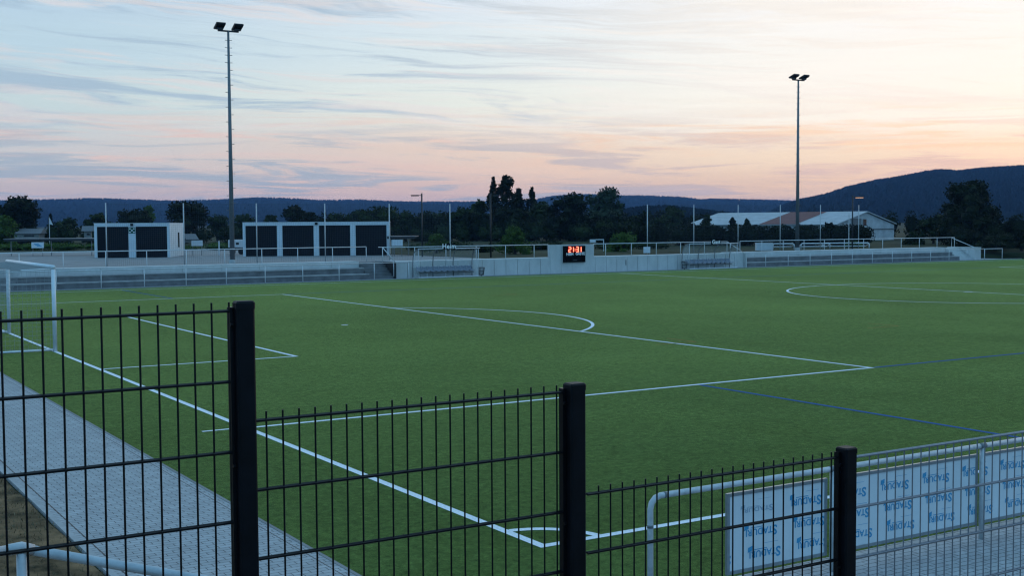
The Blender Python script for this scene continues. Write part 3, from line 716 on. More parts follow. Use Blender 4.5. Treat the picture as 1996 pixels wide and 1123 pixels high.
# barn --------------------------------------------------------------------------
def barn():
    # long axis from gable (right, near) going left and away
    t = thing('white_barn', (116, 105, .5), 'long white barn with a pale roof patched in brown red', 'barn')
    BA = R_(42.0); vr = np.array([math.sin(BA), -math.cos(BA), 0]); vf = np.array([math.cos(BA), math.sin(BA), 0])
    ph = R_(30); ax = -vr * math.cos(ph) + vf * math.sin(ph)            # long axis leftwards/away
    gx = vr * math.sin(ph) + vf * math.cos(ph)                          # across gable, away from us & to the right
    Lb = 24.0; Wb = 14.6
    apex = np.array([118.3, 102.7, 0.0]); zr, ze, zb = 4.78, 3.18, -.2
    def P(l, w, z): return tuple(apex + ax * l + gx * w + np.array([0, 0, z]))
    hw = Wb / 2
    rf = MB().raw([P(-.25, 0, zr), P(-.25, -hw - .3, ze - .05), P(Lb, -hw - .3, ze - .05), P(Lb, 0, zr), P(-.25, hw + .3, ze - .05), P(Lb, hw + .3, ze - .05)], [(0, 3, 2, 1), (0, 4, 5, 3)])
    n0 = [P(-.25, 0, zr + .12), P(-.25, -hw - .3, ze + .05), P(Lb, -hw - .3, ze + .05), P(Lb, 0, zr + .12), P(-.25, hw + .3, ze + .05), P(Lb, hw + .3, ze + .05)]
    rf.raw(n0, [(0, 1, 2, 3), (0, 3, 5, 4)])
    rf.raw([P(-.25, 0, zr), P(-.25, 0, zr + .12), P(-.25, -hw - .3, ze + .05), P(-.25, -hw - .3, ze - .05)], [(0, 1, 2, 3)])
    rf.raw([P(-.25, 0, zr), P(-.25, 0, zr + .12), P(-.25, hw + .3, ze + .05), P(-.25, hw + .3, ze - .05)], [(0, 3, 2, 1)])
    rf.raw([P(-.25, -hw - .3, ze - .05), P(-.25, -hw - .3, ze + .05), P(Lb, -hw - .3, ze + .05), P(Lb, -hw - .3, ze - .05)], [(0, 1, 2, 3)])
    roof = rf.build('roof', 'roofwhite', t)
    def onroof(l, w, lift): 
        k = abs(w) / (hw + .3); return P(l, w, zr + .12 + (ze + .05 - zr - .12) * k + lift)
    MB().raw([onroof(5.8, -.1, .03), onroof(5.8, -hw - .32, .03), onroof(11.6, -hw - .32, .03), onroof(11.6, -.1, .03)], [(0, 1, 2, 3)]).build('brown_red_patch', 'roofred', roof)
    wl = MB(); z1 = ze - .1
    wl.raw([P(0, -hw, zb), P(0, hw, zb), P(0, hw, z1), P(0, 0, zr - .04), P(0, -hw, z1)], [(0, 1, 2, 3, 4)])
    wl.raw([P(Lb - .2, -hw, zb), P(Lb - .2, hw, zb), P(Lb - .2, hw, z1), P(Lb - .2, 0, zr - .04), P(Lb - .2, -hw, z1)], [(4, 3, 2, 1, 0)])
    wl.raw([P(0, -hw, zb), P(0, -hw, z1), P(Lb - .2, -hw, z1), P(Lb - .2, -hw, zb)], [(0, 1, 2, 3)])
    wl.raw([P(0, hw, zb), P(0, hw, z1), P(Lb - .2, hw, z1), P(Lb - .2, hw, zb)], [(3, 2, 1, 0)])
    wl.build('wall', 'barnwall', t)
    def gq(name, w0, w1, z0, z1_, m_, off=-.05, parent=t):
        return MB().raw([P(off, w0, z0), P(off, w1, z0), P(off, w1, z1_), P(off, w0, z1_), P(.02, w0, z0), P(.02, w1, z0), P(.02, w1, z1_), P(.02, w0, z1_)],
                        [(0, 1, 2, 3), (4, 7, 6, 5), (0, 4, 5, 1), (3, 2, 6, 7), (0, 3, 7, 4), (1, 5, 6, 2)]).build(name, m_, parent)
    gq('ledge', -hw - .1, hw + .1, 2.5, 2.6, 'woodgrey', -.12)
    gq('board_cladding', -3.6, -1.2, 2.62, 3.95, 'woodgrey')
    wn = gq('window', -.75, .05, 3.0, 3.85, 'glassdark')
    gq('window_frame', -.85, -.76, 2.95, 3.9, 'woodgrey', -.07, wn)
    dr = gq('door', -5.0, -1.5, .9, 1.6, 'woodgrey')
    gq('lintel', -5.2, -1.3, 1.61, 1.75, 'bitumen', -.1, dr)
barn()
# small allotment huts and flag far left
def hut(x, y, w, d, h, zb, label, roofm='woodgrey', wallm='hutwall', ang=-25):
    t = thing('garden_hut', (x, y, zb), label, 'hut', 'garden huts among the trees')
    a = R_(ang); dx = np.array([math.cos(a), math.sin(a), 0]); dy = np.array([-dx[1], dx[0], 0]); o0 = np.array([x, y, zb])
    MB().obox(o0 + dy * d / 2 + [0, 0, h / 2], dx, dy, (0, 0, 1), w / 2, d / 2, h / 2).build('wall', wallm, t)
    def Q(i, j, k): return tuple(o0 + dx * i + dy * j + np.array([0, 0, k]))
    rr = MB().raw([Q(-w / 2 - .3, -.3, h), Q(w / 2 + .3, -.3, h), Q(w / 2 + .3, d / 2, h + .7), Q(-w / 2 - .3, d / 2, h + .7), Q(-w / 2 - .3, d + .3, h), Q(w / 2 + .3, d + .3, h)],
                  [(0, 1, 2, 3), (3, 2, 5, 4), (0, 3, 4), (1, 5, 2), (0, 4, 5, 1)]).build('roof', roofm, t)
    MB().obox(o0 - dy * .03 + dx * w * .1 + [0, 0, h * .6], dx, dy, (0, 0, 1), w * .2, .02, h * .12).build('window', 'glassdark', t)
hut(24.8, 165.0, 3.2, 3.0, .7, 1.9, 'low hut with brown roof and white wall under the large dark tree at left')
hut(31.2, 158.0, .9, .9, 1.0, 1.9, 'tiny pale hut left of the shorter garage', ang=-20)
hut(39.6, 140.0, 1.1, 1.2, .35, 1.5, 'small white hut between the garages in the bushes', 'woodgrey', ang=10)
t = thing('flag_pole', (27.01, 161.22, 1), 'small flagpole with a hanging white flag far left', 'flag')
MB().tube([(27.01, 161.22, 1), (27.01, 161.22, 4.8)], .04, 6).build('pole', 'galv', t)
MB().raw([(27.05, 161.2, 4.7), (27.05, 161.2, 3.9), (27.28, 161.1, 3.8), (27.12, 161.15, 4.6), (27.45, 161.0, 3.75), (27.2, 161.1, 4.4)], [(0, 1, 2, 3), (3, 2, 4, 5)]).build('flag', 'whitepaint', t)
t = thing('steel_pole', (78.9, 68.75, 1), 'slim pale pole standing against the lit street lamp', 'pole')
MB().tube([(78.75, 68.8, 1), (78.75, 68.8, 4.3)], .04, 6).build('pole', 'galv', t)

# ------------------------------------------------------------------ goal
g = thing('football_goal', (0, H2, 0), 'white football goal with net at the left edge', 'goal')
gy0, gy1 = H2 - 3.72, H2 + 3.72; gz = 2.5; gxx = .06
for yy in (gy0, gy1): MB().tube([(gxx, yy, 0), (gxx, yy, gz - .06)], .062, 14).build('post', 'goalwhite', g, True)
MB().tube([(gxx, gy0 - .06, gz - .0), (gxx, gy1 + .06, gz - .0)], .062, 14).build('crossbar', 'goalwhite', g, True)
MB().tube([(gxx, gy0, .06), (gxx - 2.0, gy0 + .0, .06), (gxx - 2.0, gy1, .06), (gxx, gy1, .06)], .035, 8).build('ground_frame', 'goalwhite', g, True)
for yy in (gy0, gy1): MB().tube([(gxx, yy, gz - .05), (gxx - .9, yy, gz - .08)], .018, 6).build('net_arm', 'goalwhite', g, True)
mb = MB(); w = .0035
def cord(p, q): mb.tube([p, q], w, 3, False)
yl = np.arange(gy0, gy1 + .01, .124)
for yy in yl:
    cord((gxx, yy, gz - .02), (gxx - .9, yy, gz - .1)); cord((gxx - .9, yy, gz - .1), (gxx - 1.98, yy, .08))
for k in range(8): xx = gxx - .9 * k / 7; cord((xx, gy0, gz - .02 - .08 * k / 7), (xx, gy1, gz - .02 - .08 * k / 7))
for k in range(22):
    q = k / 21; xx = gxx - .9 - 1.08 * q; zz = gz - .1 - (gz - .18) * q; cord((xx, gy0, zz), (xx, gy1, zz))
for yy in (gy0, gy1):
    for k in range(1, 20):
        zz = gz * k / 20; xb = gxx - .9 - 1.08 * (1 - (zz - .08) / (gz - .18)); cord((gxx, yy, zz), (xb, yy, zz))
    for k in range(1, 16):
        xx = gxx - 2.0 * k / 16; zt = gz - .1 if xx > gxx - .9 else .08 + (gz - .18) * (1 - (gxx - .9 - xx) / 1.08); cord((xx, yy, .06), (xx, yy, zt))
mb.build('net', 'net', g)

# ------------------------------------------------------------------ pitch-side barrier with boards (near side)
yb = -2.47
br = thing('barrier_railing', (2, yb, 0), 'near grey tube barrier with rounded left end carrying the boards', 'barrier')
pts = [(-.36, yb, -.1), (-.36, yb, .98)] + [(-.36 + .12 * (1 - math.cos(a)), yb, .98 + .12 * math.sin(a)) for a in (R_(30), R_(60), R_(90))] + [(14.3, yb, 1.10)]
MB().tube(pts, .030, 14).build('rail', 'galvnear', br, True)
MB().tube([(-.36, yb, .80), (-.36, yb, .83)], .032, 14).build('sleeve', 'galvdark', br, True)
MB().tube([(-.2, yb, 1.10), (-.17, yb, 1.10)], .0325, 14).build('sleeve', 'galvdark', br, True)
for k in range(1, 7):
    x = -.36 + 2.44 * k
    MB().tube([(x, yb, -.1), (x, yb, 1.08)], .030, 12).build('post', 'galvnear', br, True)
    MB().tube([(x - .05, yb, 1.10), (x + .05, yb, 1.10)], .034, 14).build('sleeve', 'galvdark', br, True)
names = ['short advertising board in printed film at the barrier end', 'middle advertising board in printed film behind the tube barrier', 'advertising board in printed film at the right image edge', 'hidden board right of the picture']
proto = None
for i, (x0, x1) in enumerate(((.64, 2.04), (2.11, 4.49), (4.55, 6.93), (6.99, 9.37))):
    t = thing('advertising_board', ((x0 + x1) / 2, yb + .05, .17), names[i], 'board', 'film-covered boards on the barrier')
    ya, yb2 = yb + .036, yb + .060; za, zb_ = .17, 1.0
    MB().box(x0 + .03, x1 - .03, ya + .006, yb2, za + .03, zb_ - .03).build('panel', 'film', t)
    fm = MB(); fm.box(x0, x1, ya - .004, yb2 + .006, zb_ - .035, zb_); fm.box(x0, x1, ya - .004, yb2 + .006, za, za + .035)
    fm.box(x0, x0 + .035, ya - .003, yb2 + .005, za + .036, zb_ - .036); fm.box(x1 - .035, x1, ya - .003, yb2 + .005, za + .036, zb_ - .036)
    fm.build('frame', 'alu', t)
    if proto is None:
        holder = thing('print_proto', (0, 0, 0), 'x', 'x')
        w1_ = text_mesh('TADURI', .125, 'print', holder, 'p1', face_y(-.055, 0, 0, math.pi), .0008, 1.05, .002)
        w2_ = text_mesh('S', .18, 'print', holder, 'p2', face_y(.215, 0, -.012, math.pi), .0008, 1.0, .004)
        vv, ff = [], []
        for o_ in (w1_, w2_):
            k0 = len(vv); vv += [tuple(v.co) for v in o_.data.vertices]; ff += [tuple(k0 + q for q in p.vertices) for p in o_.data.polygons]
        for o_ in (w1_, w2_): bpy.data.objects.remove(o_)
        bpy.data.objects.remove(holder)
        flag = [(-.31, 0, .03), (-.235, 0, .05), (-.23, 0, .115), (-.305, 0, .095)]; k0 = len(vv); vv += flag; ff.append(tuple(range(k0, k0 + 4)))
        vv += [(-.20, 0, .052), (.02, 0, .052), (.02, 0, .062), (-.20, 0, .062)]; k0 += 4; ff.append(tuple(range(k0, k0 + 4)))
        proto = (np.array(vv), ff)
    pm = MB(); pf = MB()
    def clipmb(mb):      # cut the print where the board ends
        me = bpy.data.meshes.new('clip'); vv_ = np.concatenate(mb.v); me.from_pydata(vv_.tolist(), [], mb.f)
        b_ = bmesh.new(); b_.from_mesh(me); bpy.data.meshes.remove(me)
        for px_, nx_ in ((x0 + .04, -1), (x1 - .04, 1)):
            bmesh.ops.bisect_plane(b_, geom=b_.verts[:] + b_.edges[:] + b_.faces[:], plane_co=(px_, 0, 0), plane_no=(nx_, 0, 0), clear_outer=True)
        b_.verts.index_update(); o_ = MB()
        if len(b_.faces): o_.raw([tuple(v_.co) for v_ in b_.verts], [tuple(v_.index for v_ in f_.verts) for f_ in b_.faces])
        b_.free(); return o_
    for cc in range(-1, 14):
        for rz, zz in enumerate((.335, .565, .80)):
            xx = 1.12 + .68 * cc + .05 * (1 - rz)
            if xx + .22 < x0 or xx - .22 > x1: continue
            faint = i == 0 and cc <= 0 and rz == 2
            pm = MB(); pm.raw(proto[0] * np.array([.80, 1, .5 if faint else .78]) + np.array([xx, ya + .0035, zz]), proto[1])
            pm.box(xx - .02, xx + .17, ya + .0042, ya + .005, zz + .094, zz + .097)
            pm = clipmb(pm)
            if pm.n > 8: pm.build('printed_word', 'printfaint' if faint else 'print', t)

# ------------------------------------------------------------------ foreground mesh fences
FY = -8.363
def meshpanel(parent, x0, nrod, ztop, ext, depth_, material, wr=.003, hr=.004, el=.05, er=.03):
    mb = MB(); 
    for k in range(nrod): mb.tube([(x0 + .05 * k, FY, ztop + ext), (x0 + .05 * k, FY, ztop - depth_)], wr, 6)
    z = ztop
    while z > ztop - depth_:
        for q in (-1, 1): mb.tube([(x0 - el, FY + q * (wr + hr), z), (x0 + .05 * (nrod - 1) + er, FY + q * (wr + hr), z)], hr, 6)
        z -= .2
    return mb.build('mesh_panel', material, parent)
fb = thing('mesh_fence', (-6, FY, 2), 'black wire mesh fence stepping down across the foreground', 'fence')
meshpanel(fb, -7.0606 + .0256 - .05 * 26, 38, 3.489, .025, 1.65, 'black')
meshpanel(fb, -7.0606 + .6797, 21, 3.172, .025, 1.65, 'black')
meshpanel(fb, -7.0606 + 1.9483 - .1, 24, 2.8186, .025, 1.65, 'black')
def fpost(x, ztop, length, hx=.03, hy=.026, yc=FY - .02):
    o = MB(); c_ = .005
    ring_ = [(-hx + c_, -hy), (hx - c_, -hy), (hx, -hy + c_), (hx, hy - c_), (hx - c_, hy), (-hx + c_, hy), (-hx, hy - c_), (-hx, -hy + c_)]
    v = [(x + a, yc + b, z) for z in (ztop - length, ztop - .004) for a, b in ring_]
    o.raw(v, [(i, (i + 1) % 8, 8 + (i + 1) % 8, 8 + i) for i in range(8)] + [tuple(range(8, 16))])
    p = o.build('post', 'blackpost', fb)
    k = MB(); r2_ = [(a * 1.06, b * 1.06) for a, b in ring_]; r3 = [(a * .9, b * .88) for a, b in ring_]
    v = [(x + a, yc + b, ztop - .018) for a, b in r2_] + [(x + a, yc + b, ztop) for a, b in r2_] + [(x + a, yc + b, ztop + .0055) for a, b in r3]
    k.raw(v, [(i, (i + 1) % 8, 8 + (i + 1) % 8, 8 + i) for i in range(8)] + [(8 + i, 8 + (i + 1) % 8, 16 + (i + 1) % 8, 16 + i) for i in range(8)] + [tuple(range(16, 24))])
    k.build('post_cap', 'blackpost', p)
    cl = MB().box(x - hx - .012, x - hx - .0005, FY - .012, FY + .012, ztop - length + .2, ztop - .012).build('clamp_bar', 'black', p)
    sc_ = MB()
    for q in range(int(length / .4)): sc_.tube([(x - hx - .012, FY - .016, ztop - .06 - .4 * q), (x - hx - .004, FY - .016, ztop - .06 - .4 * q)], .006, 6)
    sc_.build('bolts', 'black', p)
fpost(-6.449, 3.512, 1.9, .026, .020); fpost(-5.323, 3.197, 1.9, .029, .026); fpost(-4.043, 2.852, 1.9, .030, .029, FY - .012)
fg = thing('mesh_fence', (0, FY, 1), 'grey galvanised wire mesh fence in the lower right corner', 'fence')
meshpanel(fg, -3.902, 50, 2.810, .004, 1.85, 'galvmesh', .0027, .004, .13)
MB().tube([(-3.902 + 50 * .05 + .02, FY, .4), (-3.902 + 50 * .05 + .02, FY, 2.82)], .03, 8).build('post', 'galv', fg)
# black fence post towards the left, out of view
fpost(-7.0606 + .0256 - 1.34, 3.83, 1.9)

# lower-left handrail
hr_ = thing('stair_handrail', (-6.72, -6.41, 1.4), 'grey tube handrail bending downhill in the bottom left corner', 'handrail')
P0 = np.array([-6.712, -6.41, 2.41])
MB().tube([P0 + [-3.0, 0, 0], P0], .0212, 14).build('handrail', 'galvnear', hr_, True)
MB().tube([P0, P0 + np.array([5.0, 0, -1.66])], .0212, 14).build('handrail', 'galvnear', hr_, True)
MB().tube([P0 + [-.05, 0, 0], P0 + [0, 0, .004], P0 + [.045, 0, -.014]], .0245, 14).build('elbow', 'galvnear', hr_, True)
for q, zz in ((0.0, 0), (1.5, .5), (3.0, 1.0)):
    MB().tube([P0 + [q, 0, -zz - .02], (P0[0] + q, P0[1], P0[2] - zz - 1.1)], .0205, 12).build('post', 'galvnear', hr_, True)

# stones on the dry lawn
for (x, y), sc, lb in (((-5.35, 4.15), .05, 'small pale stone on dry grass beside the path edge'), ((-5.15, 5.9), .035, 'tiny pale stone farther up the dry grass')):
    mb = MB(); ico = []
    for i in range(5):
        for j in range(8):
            th_ = math.pi * (i + .5) / 5; ph_ = 2 * math.pi * j / 8; rr = sc * (1 + .25 * random.uniform(-1, 1)); ico.append((x + rr * math.sin(th_) * math.cos(ph_), y + rr * math.sin(th_) * math.sin(ph_), .03 + rr * .6 * math.cos(th_)))
    mb.raw(ico, [(i * 8 + j, i * 8 + (j + 1) % 8, (i + 1) * 8 + (j + 1) % 8, (i + 1) * 8 + j) for i in range(4) for j in range(8)] + [tuple(range(8))[::-1], tuple(range(32, 40))])
    tag(mb.build('stone', 'stone'), lb, 'stone', 'stones on the dry grass')
# dry grass blades
n_ = 26000; gx = rng.uniform(-9.5, -4.47, n_); gyv = rng.uniform(-4, 14, n_)
keep = rng.random(n_) < np.clip(np.sin(gx * 2.1) * np.cos(gyv * 1.3) * .4 + .65, .15, 1); gx = gx[keep]; gyv = gyv[keep]; n_ = len(gx)
gz_ = ground_z(gx, gyv) + .03; an = rng.uniform(0, 2 * np.pi, n_); hh = rng.uniform(.02, .06, n_); ww = .006
ddx = np.cos(an) * ww; ddy = np.sin(an) * ww; lx_ = rng.normal(0, .025, n_); ly_ = rng.normal(0, .025, n_)
v = np.stack([np.stack([gx - ddx, gyv - ddy, gz_], -1), np.stack([gx + ddx, gyv + ddy, gz_], -1), np.stack([gx + lx_, gyv + ly_, gz_ + hh], -1)], 1).reshape(-1, 3)
o = MB().raw(v, [(3 * i, 3 * i + 1, 3 * i + 2) for i in range(n_)]).build('dry_grass', 'blade'); tag(o, 'dry trodden grass beside the paved path', 'grass', None, 'stuff')

# ------------------------------------------------------------------ trees
TREES = [
    (24.3, 168.5, 6.96, 2.82, 'oak', 0), (21.5, 176.1, 6.24, 2.18, 'oak', 0), (36.6, 207.9, 4.60, 0.78, 'cone', 0), (19.3, 148.1, 3.99, 2.11, 'bush', 2),
    (31.6, 199.2, 4.04, 1.99, 'bush', 1), (34.7, 185.6, 3.94, 1.89, 'oak', 1), (37.2, 184.0, 3.61, 1.58, 'bush', 1), (37.6, 177.9, 4.65, 1.84, 'oak', 1),
    (40.9, 170.0, 5.23, 2.69, 'oak', 0), (48.0, 189.1, 5.90, 1.16, 'oak', 2), (45.5, 161.2, 5.99, 2.90, 'oak', 0), (54.1, 173.5, 4.35, 1.97, 'oak', 1),
    (57.6, 171.3, 4.24, 1.73, 'oak', 1), (61.1, 169.2, 4.29, 1.26, 'oak', 1), (58.4, 153.3, 5.46, 2.18, 'oak', 0), (61.5, 154.8, 4.53, 1.18, 'oak', 0),
    (69.5, 164.0, 4.39, 1.89, 'oak', 1), (68.3, 153.0, 4.81, 2.09, 'oak', 1), (66.6, 142.3, 5.03, 2.96, 'oak', 1), (74.1, 149.4, 4.54, 2.39, 'oak', 1),
    (79.8, 151.7, 4.49, 2.91, 'oak', 1), (81.0, 145.1, 5.08, 2.24, 'oak', 1), (88.2, 152.4, 6.37, 1.89, 'oak', 1), (87.6, 147.1, 9.5, 1.1, 'spike', 0),
    (89.2, 145.9, 9.8, 1.2, 'poplar', 0), (93.3, 149.2, 7.91, 1.5, 'spike', 0), (95.1, 148.1, 8.13, 1.05, 'spike', 0), (87.0, 141.4, 5.11, 3.13, 'oak', 0),
    (93.2, 143.4, 5.77, 2.61, 'oak', 1), (91.6, 132.7, 6.88, 3.19, 'oak', 0), (116.8, 158.2, 8.70, 3.66, 'oak', 3), (104.8, 142.1, 4.52, 3.78, 'oak', 3),
    (102.5, 131.8, 3.66, 2.24, 'bush', 1), (100.7, 121.1, 4.84, 1.83, 'oak', 1), (95.7, 118.3, 3.23, 1.64, 'oak', 1), (91.5, 103.3, 3.46, 0.87, 'spike', 1),
    (90.7, 97.9, 3.12, 0.48, 'spike', 0), (92.8, 97.8, 2.99, 0.54, 'spike', 1), (83.2, 96.7, 2.56, 1.51, 'bush', 0), (84.6, 93.5, 2.14, 1.72, 'bush', 0),
    (85.9, 90.3, 2.02, 1.69, 'bush', 0), (87.1, 87.2, 2.12, 1.67, 'bush', 0), (88.3, 84.1, 2.17, 1.64, 'bush', 0), (89.2, 81.2, 2.53, 1.19, 'bush', 0),
    (100.4, 79.6, 1.6, 1.15, 'bush', 1), (106.4, 82.0, 2.9, 1.7, 'oak', 1), (115.6, 88.3, 3.53, 1.87, 'oak', 1), (99.6, 72.4, 1.60, 2.12, 'bush', 0),
    (106.0, 76.6, 7.1, 3.3, 'oak', 0), (104.4, 75.3, 4.58, 3.31, 'oak', 0), (109.5, 74.5, 2.07, 2.01, 'oak', 1), (124.9, 82.6, 2.59, 1.87, 'oak', 0),
    (95.4, 65.6, 0.66, 1.99, 'bush', 0), (95.8, 63.0, 0.59, 1.47, 'bush', 0), (47.9, 77.4, 2.45, 1.57, 'bush', 2), (44.6, 85.3, 1.74, 1.37, 'bush', 2),
    (59.9, 78.2, 1.76, 1.76, 'bush', 2), (54.3, 77.0, 0.79, 1.43, 'bush', 0), (87.4, 76.4, 0.56, 1.04, 'bush', 2), (49.1, 84.9, 0.63, 0.93, 'bush', 1), (61.6, 92.4, 0.86, 1.35, 'bush', 0),
]
LAB = {}
def crown(cx, cy, zb, h, rad, style, nleaf, seed, lsize):
    def wq(q):
        q = np.asarray(q, float)
        if style == 'poplar': return np.where(q < .86, .92, np.sqrt(np.clip(1 - ((q - .86) / .15) ** 2, 0, 1)) * .92)
        if style == 'spike': return np.clip((1.03 - q) / .33, .2, 1)
        return 1.05 - q
    g_ = np.random.default_rng(seed)
    lobes = []; colfrac = 0
    if style in ('poplar', 'cone', 'spike'):
        nl = {'poplar': 40, 'cone': 18, 'spike': 34}[style]; colfrac = {'poplar': .2, 'cone': .45, 'spike': .28}[style]
        for i in range(nl):
            q = g_.random() ** .9 if i > 2 else .93; w = wq(q)
            a = g_.uniform(0, 6.28); rr = rad * w; k_ = g_.uniform(.1, 1.0); s_ = (rad * g_.uniform(.26, .44) + .1) * (.45 + .55 * w)
            lobes.append((rr * k_ * math.cos(a), rr * k_ * math.sin(a), h * (.05 + .9 * q), s_, s_, s_ * g_.uniform(1.0, 1.9)))
    else:
        low = .18 if style == 'oak' else .0
        nl = 34 if style == 'oak' else 18
        for i in range(nl):
            a = g_.uniform(0, 6.28); q = g_.random() ** .8
            env = math.sqrt(max(.04, 1 - (abs(q - .48) / .58) ** 3.2)) if style == 'oak' else math.sqrt(max(.05, 1 - q ** 2.0))
            rr = rad * env * math.sqrt(g_.random()) * .84; s_ = rad * g_.uniform(.26, .42) * (1 if style == 'oak' else .9)
            zz = h * (low + (1 - low) * q * .88)
            zz = min(zz, h - s_ * .7)
            lobes.append((rr * math.cos(a), rr * math.sin(a), zz, s_, s_, s_ * .8))
        lobes.append((0, 0, h * .5, rad * .6, rad * .6, h * .36)); lobes.append((0, 0, h - rad * .32, rad * .42, rad * .42, rad * .3))
    lobes = np.array(lobes)
    wgt = lobes[:, 3] * lobes[:, 5]; wgt /= wgt.sum()
    idx = g_.choice(len(lobes), nleaf, p=wgt)
    d = g_.normal(size=(nleaf, 3)); d /= np.linalg.norm(d, axis=1)[:, None]
    rr = 1 - np.abs(g_.normal(0, .22, nleaf)); rr = np.where(g_.random(nleaf) < .10, 1 + g_.random(nleaf) * .22, rr)
    c_ = lobes[idx, :3] + d * lobes[idx, 3:6] * rr[:, None]
    if colfrac:
        kk_ = g_.random(nleaf) < colfrac; qq_ = g_.random(nleaf); aa_ = g_.uniform(0, 6.28, nleaf)
        wob = .72 + .28 * np.sin(aa_ * 2 + qq_ * 23 + seed) * np.sin(qq_ * 41 + seed)
        r__ = rad * wq(qq_) * wob * np.sqrt(g_.random(nleaf))
        c_ = np.where(kk_[:, None], np.stack([r__ * np.cos(aa_), r__ * np.sin(aa_), qq_ * h], -1), c_)
    c_[:, 2] = np.clip(c_[:, 2], .05, h)
    a = g_.normal(size=(nleaf, 3)); a /= np.linalg.norm(a, axis=1)[:, None]; b = np.cross(a, g_.normal(size=(nleaf, 3))); b /= np.linalg.norm(b, axis=1)[:, None]
    s_ = (lsize * g_.uniform(.6, 1.4, nleaf))[:, None]
    v = np.stack([c_ - a * s_, c_ + b * s_ * .6, c_ + a * s_, c_ - b * s_ * .6], 1).reshape(-1, 3) + np.array([cx, cy, zb])
    mb = MB().raw(v, [(4 * i, 4 * i + 1, 4 * i + 2, 4 * i + 3) for i in range(nleaf)])
    for lo in lobes:      # inner dense masses of twigs
        k = 6; vv = []
        for i in range(1, 4):
            for j in range(k):
                th_ = math.pi * i / 4; ph_ = 2 * math.pi * j / k; jit = g_.uniform(.5, .8)
                vv.append((cx + lo[0] + lo[3] * jit * math.sin(th_) * math.cos(ph_), cy + lo[1] + lo[4] * jit * math.sin(th_) * math.sin(ph_), max(zb + .02, zb + lo[2] + lo[5] * jit * math.cos(th_))))
        mb.raw(vv, [(i * k + j, i * k + (j + 1) % k, (i + 1) * k + (j + 1) % k, (i + 1) * k + j) for i in range(2) for j in range(k)] + [tuple(range(k))[::-1], tuple(range(2 * k, 3 * k))])
    return mb
def tree(i, x, y, h, rad, style, tone, label, group, name):
    zb = .98; t = thing(name, (x, y, zb), label, 'shrub' if style == 'bush' else 'tree', group)
    dist = math.hypot(x + 7.6, y + 11.7)
    lsize = max(.07, dist * .0011); area = rad * h / (lsize * lsize)
    nleaf = int(min(9000, max(900, area * 5.5))) if style != 'poplar' else int(min(9000, area * 9.0))
    if style == 'spike': nleaf = int(nleaf * 1.3)
    crown(x, y, zb, h, rad, style, nleaf, 100 + i, lsize).build('crown', LEAF[tone], t)
    tr = MB(); tr.tube([(x, y, zb - .3), (x + .05, y, zb + h * .3), (x, y + .05, zb + h * (.85 if style in ('poplar', 'cone', 'spike') else .6))], [rad * .07 + .05, rad * .05 + .03, .03], 7)
    g_ = np.random.default_rng(500 + i)
    for k in range(6):
        a = g_.uniform(0, 6.28); z_ = zb + h * g_.uniform(.2, .6); tr.tube([(x, y, z_), (x + rad * .6 * math.cos(a), y + rad * .6 * math.sin(a), z_ + h * .2)], [.05, .02], 5)
    tr.build('trunk', 'bark', t)
desc = ['large round dark tree at the left image edge', 'round dark tree cut by the left image edge', 'tiny dark conifer beside the white flag', 'bright green shrub low at the left edge by the hut',
 'low dark shrub beside the conifer far left', 'mid green tree behind the tiny hut', 'low shrub just left of the shorter garage', 'small tree above the left corner of the shorter garage',
 'broad dark tree over the shorter garage roof', 'pale green treetop behind the dark tree over the garage', 'broad dark tree at the right end of the shorter garage', 'small tree just left of the left floodlight mast',
 'small tree just right of the left floodlight mast', 'small narrow tree over the longer garage left half', 'dark round tree over the longer garage', 'small shoulder tree touching the dark round tree over the garage',
 'mid tree over the third garage door', 'mid tree left of the broad crown over the fourth door', 'broad mid green crown over the fourth garage door', 'tree behind the left-pointing street lamp',
 'tree just right of the left-pointing street lamp', 'tree above the home dugout sign', 'loose crowned tree left of the poplars', 'narrow left poplar rising above the tree line',
 'taller right poplar rising above the tree line', 'thin pointed tree right of the poplars', 'slimmest pointed tree between the poplars and the round dark tree', 'wide dark tree at the foot of the poplars',
 'wide tree under the pointed treetops', 'round black-green tree above the scoreboard', 'large blue green willow-like tree right of the scoreboard', 'low blue green mass under the large willow-like tree',
 'low shrub right of the blue green tree', 'rounded tree left of the barn roof', 'smaller rounded tree beside the one left of the barn', 'bushy treetop overlapping the barn roof left end',
 'thin treetop against the pale barn roof', 'faint thin treetop against the barn roof', 'dark hedge shrub left of the barn', 'dark hedge shrub below the barn roof left end', 'dark hedge shrub above the away dugout right end',
 'dark hedge shrub below the brown red roof patch', 'dark hedge shrub behind the right floodlight mast', 'dark bush overlapping the barn wall left of the gable', 'dark bush at the right foot of the barn gable',
 'rounded tree just right of the barn', 'rounded tree between the barn and the large right tree', 'dark low bush below the large right tree', 'largest dark tree at the right in front of the hill',
 'wide lower crown under the largest right tree', 'rounded dark tree at the right image edge', 'dark tree cut by the right image edge', 'low dark bush beyond the short barrier at right', 'lowest dark bush at the right image edge',
 'bright green bush behind the railing left of the scoreboard', 'bright green bush behind the home dugout', 'bright green bush right of the white hoarding', 'low dark scrub right behind the scoreboard wall', 'small green bush at the foot of the barn gable door',
 'small green shrub between two bright bushes', 'low dark scrub left of the white hoarding']
for i, (x, y, h, rad, st, tn) in enumerate(TREES):
    nm = {'poplar': 'poplar_tree', 'cone': 'conifer_tree', 'spike': 'pointed_tree', 'oak': 'broadleaf_tree', 'bush': 'leafy_shrub'}[st]
    tree(i, x, y, h, rad, st, tn, desc[i], 'shrubs beyond the pitch' if st == 'bush' else 'trees beyond the pitch', nm)
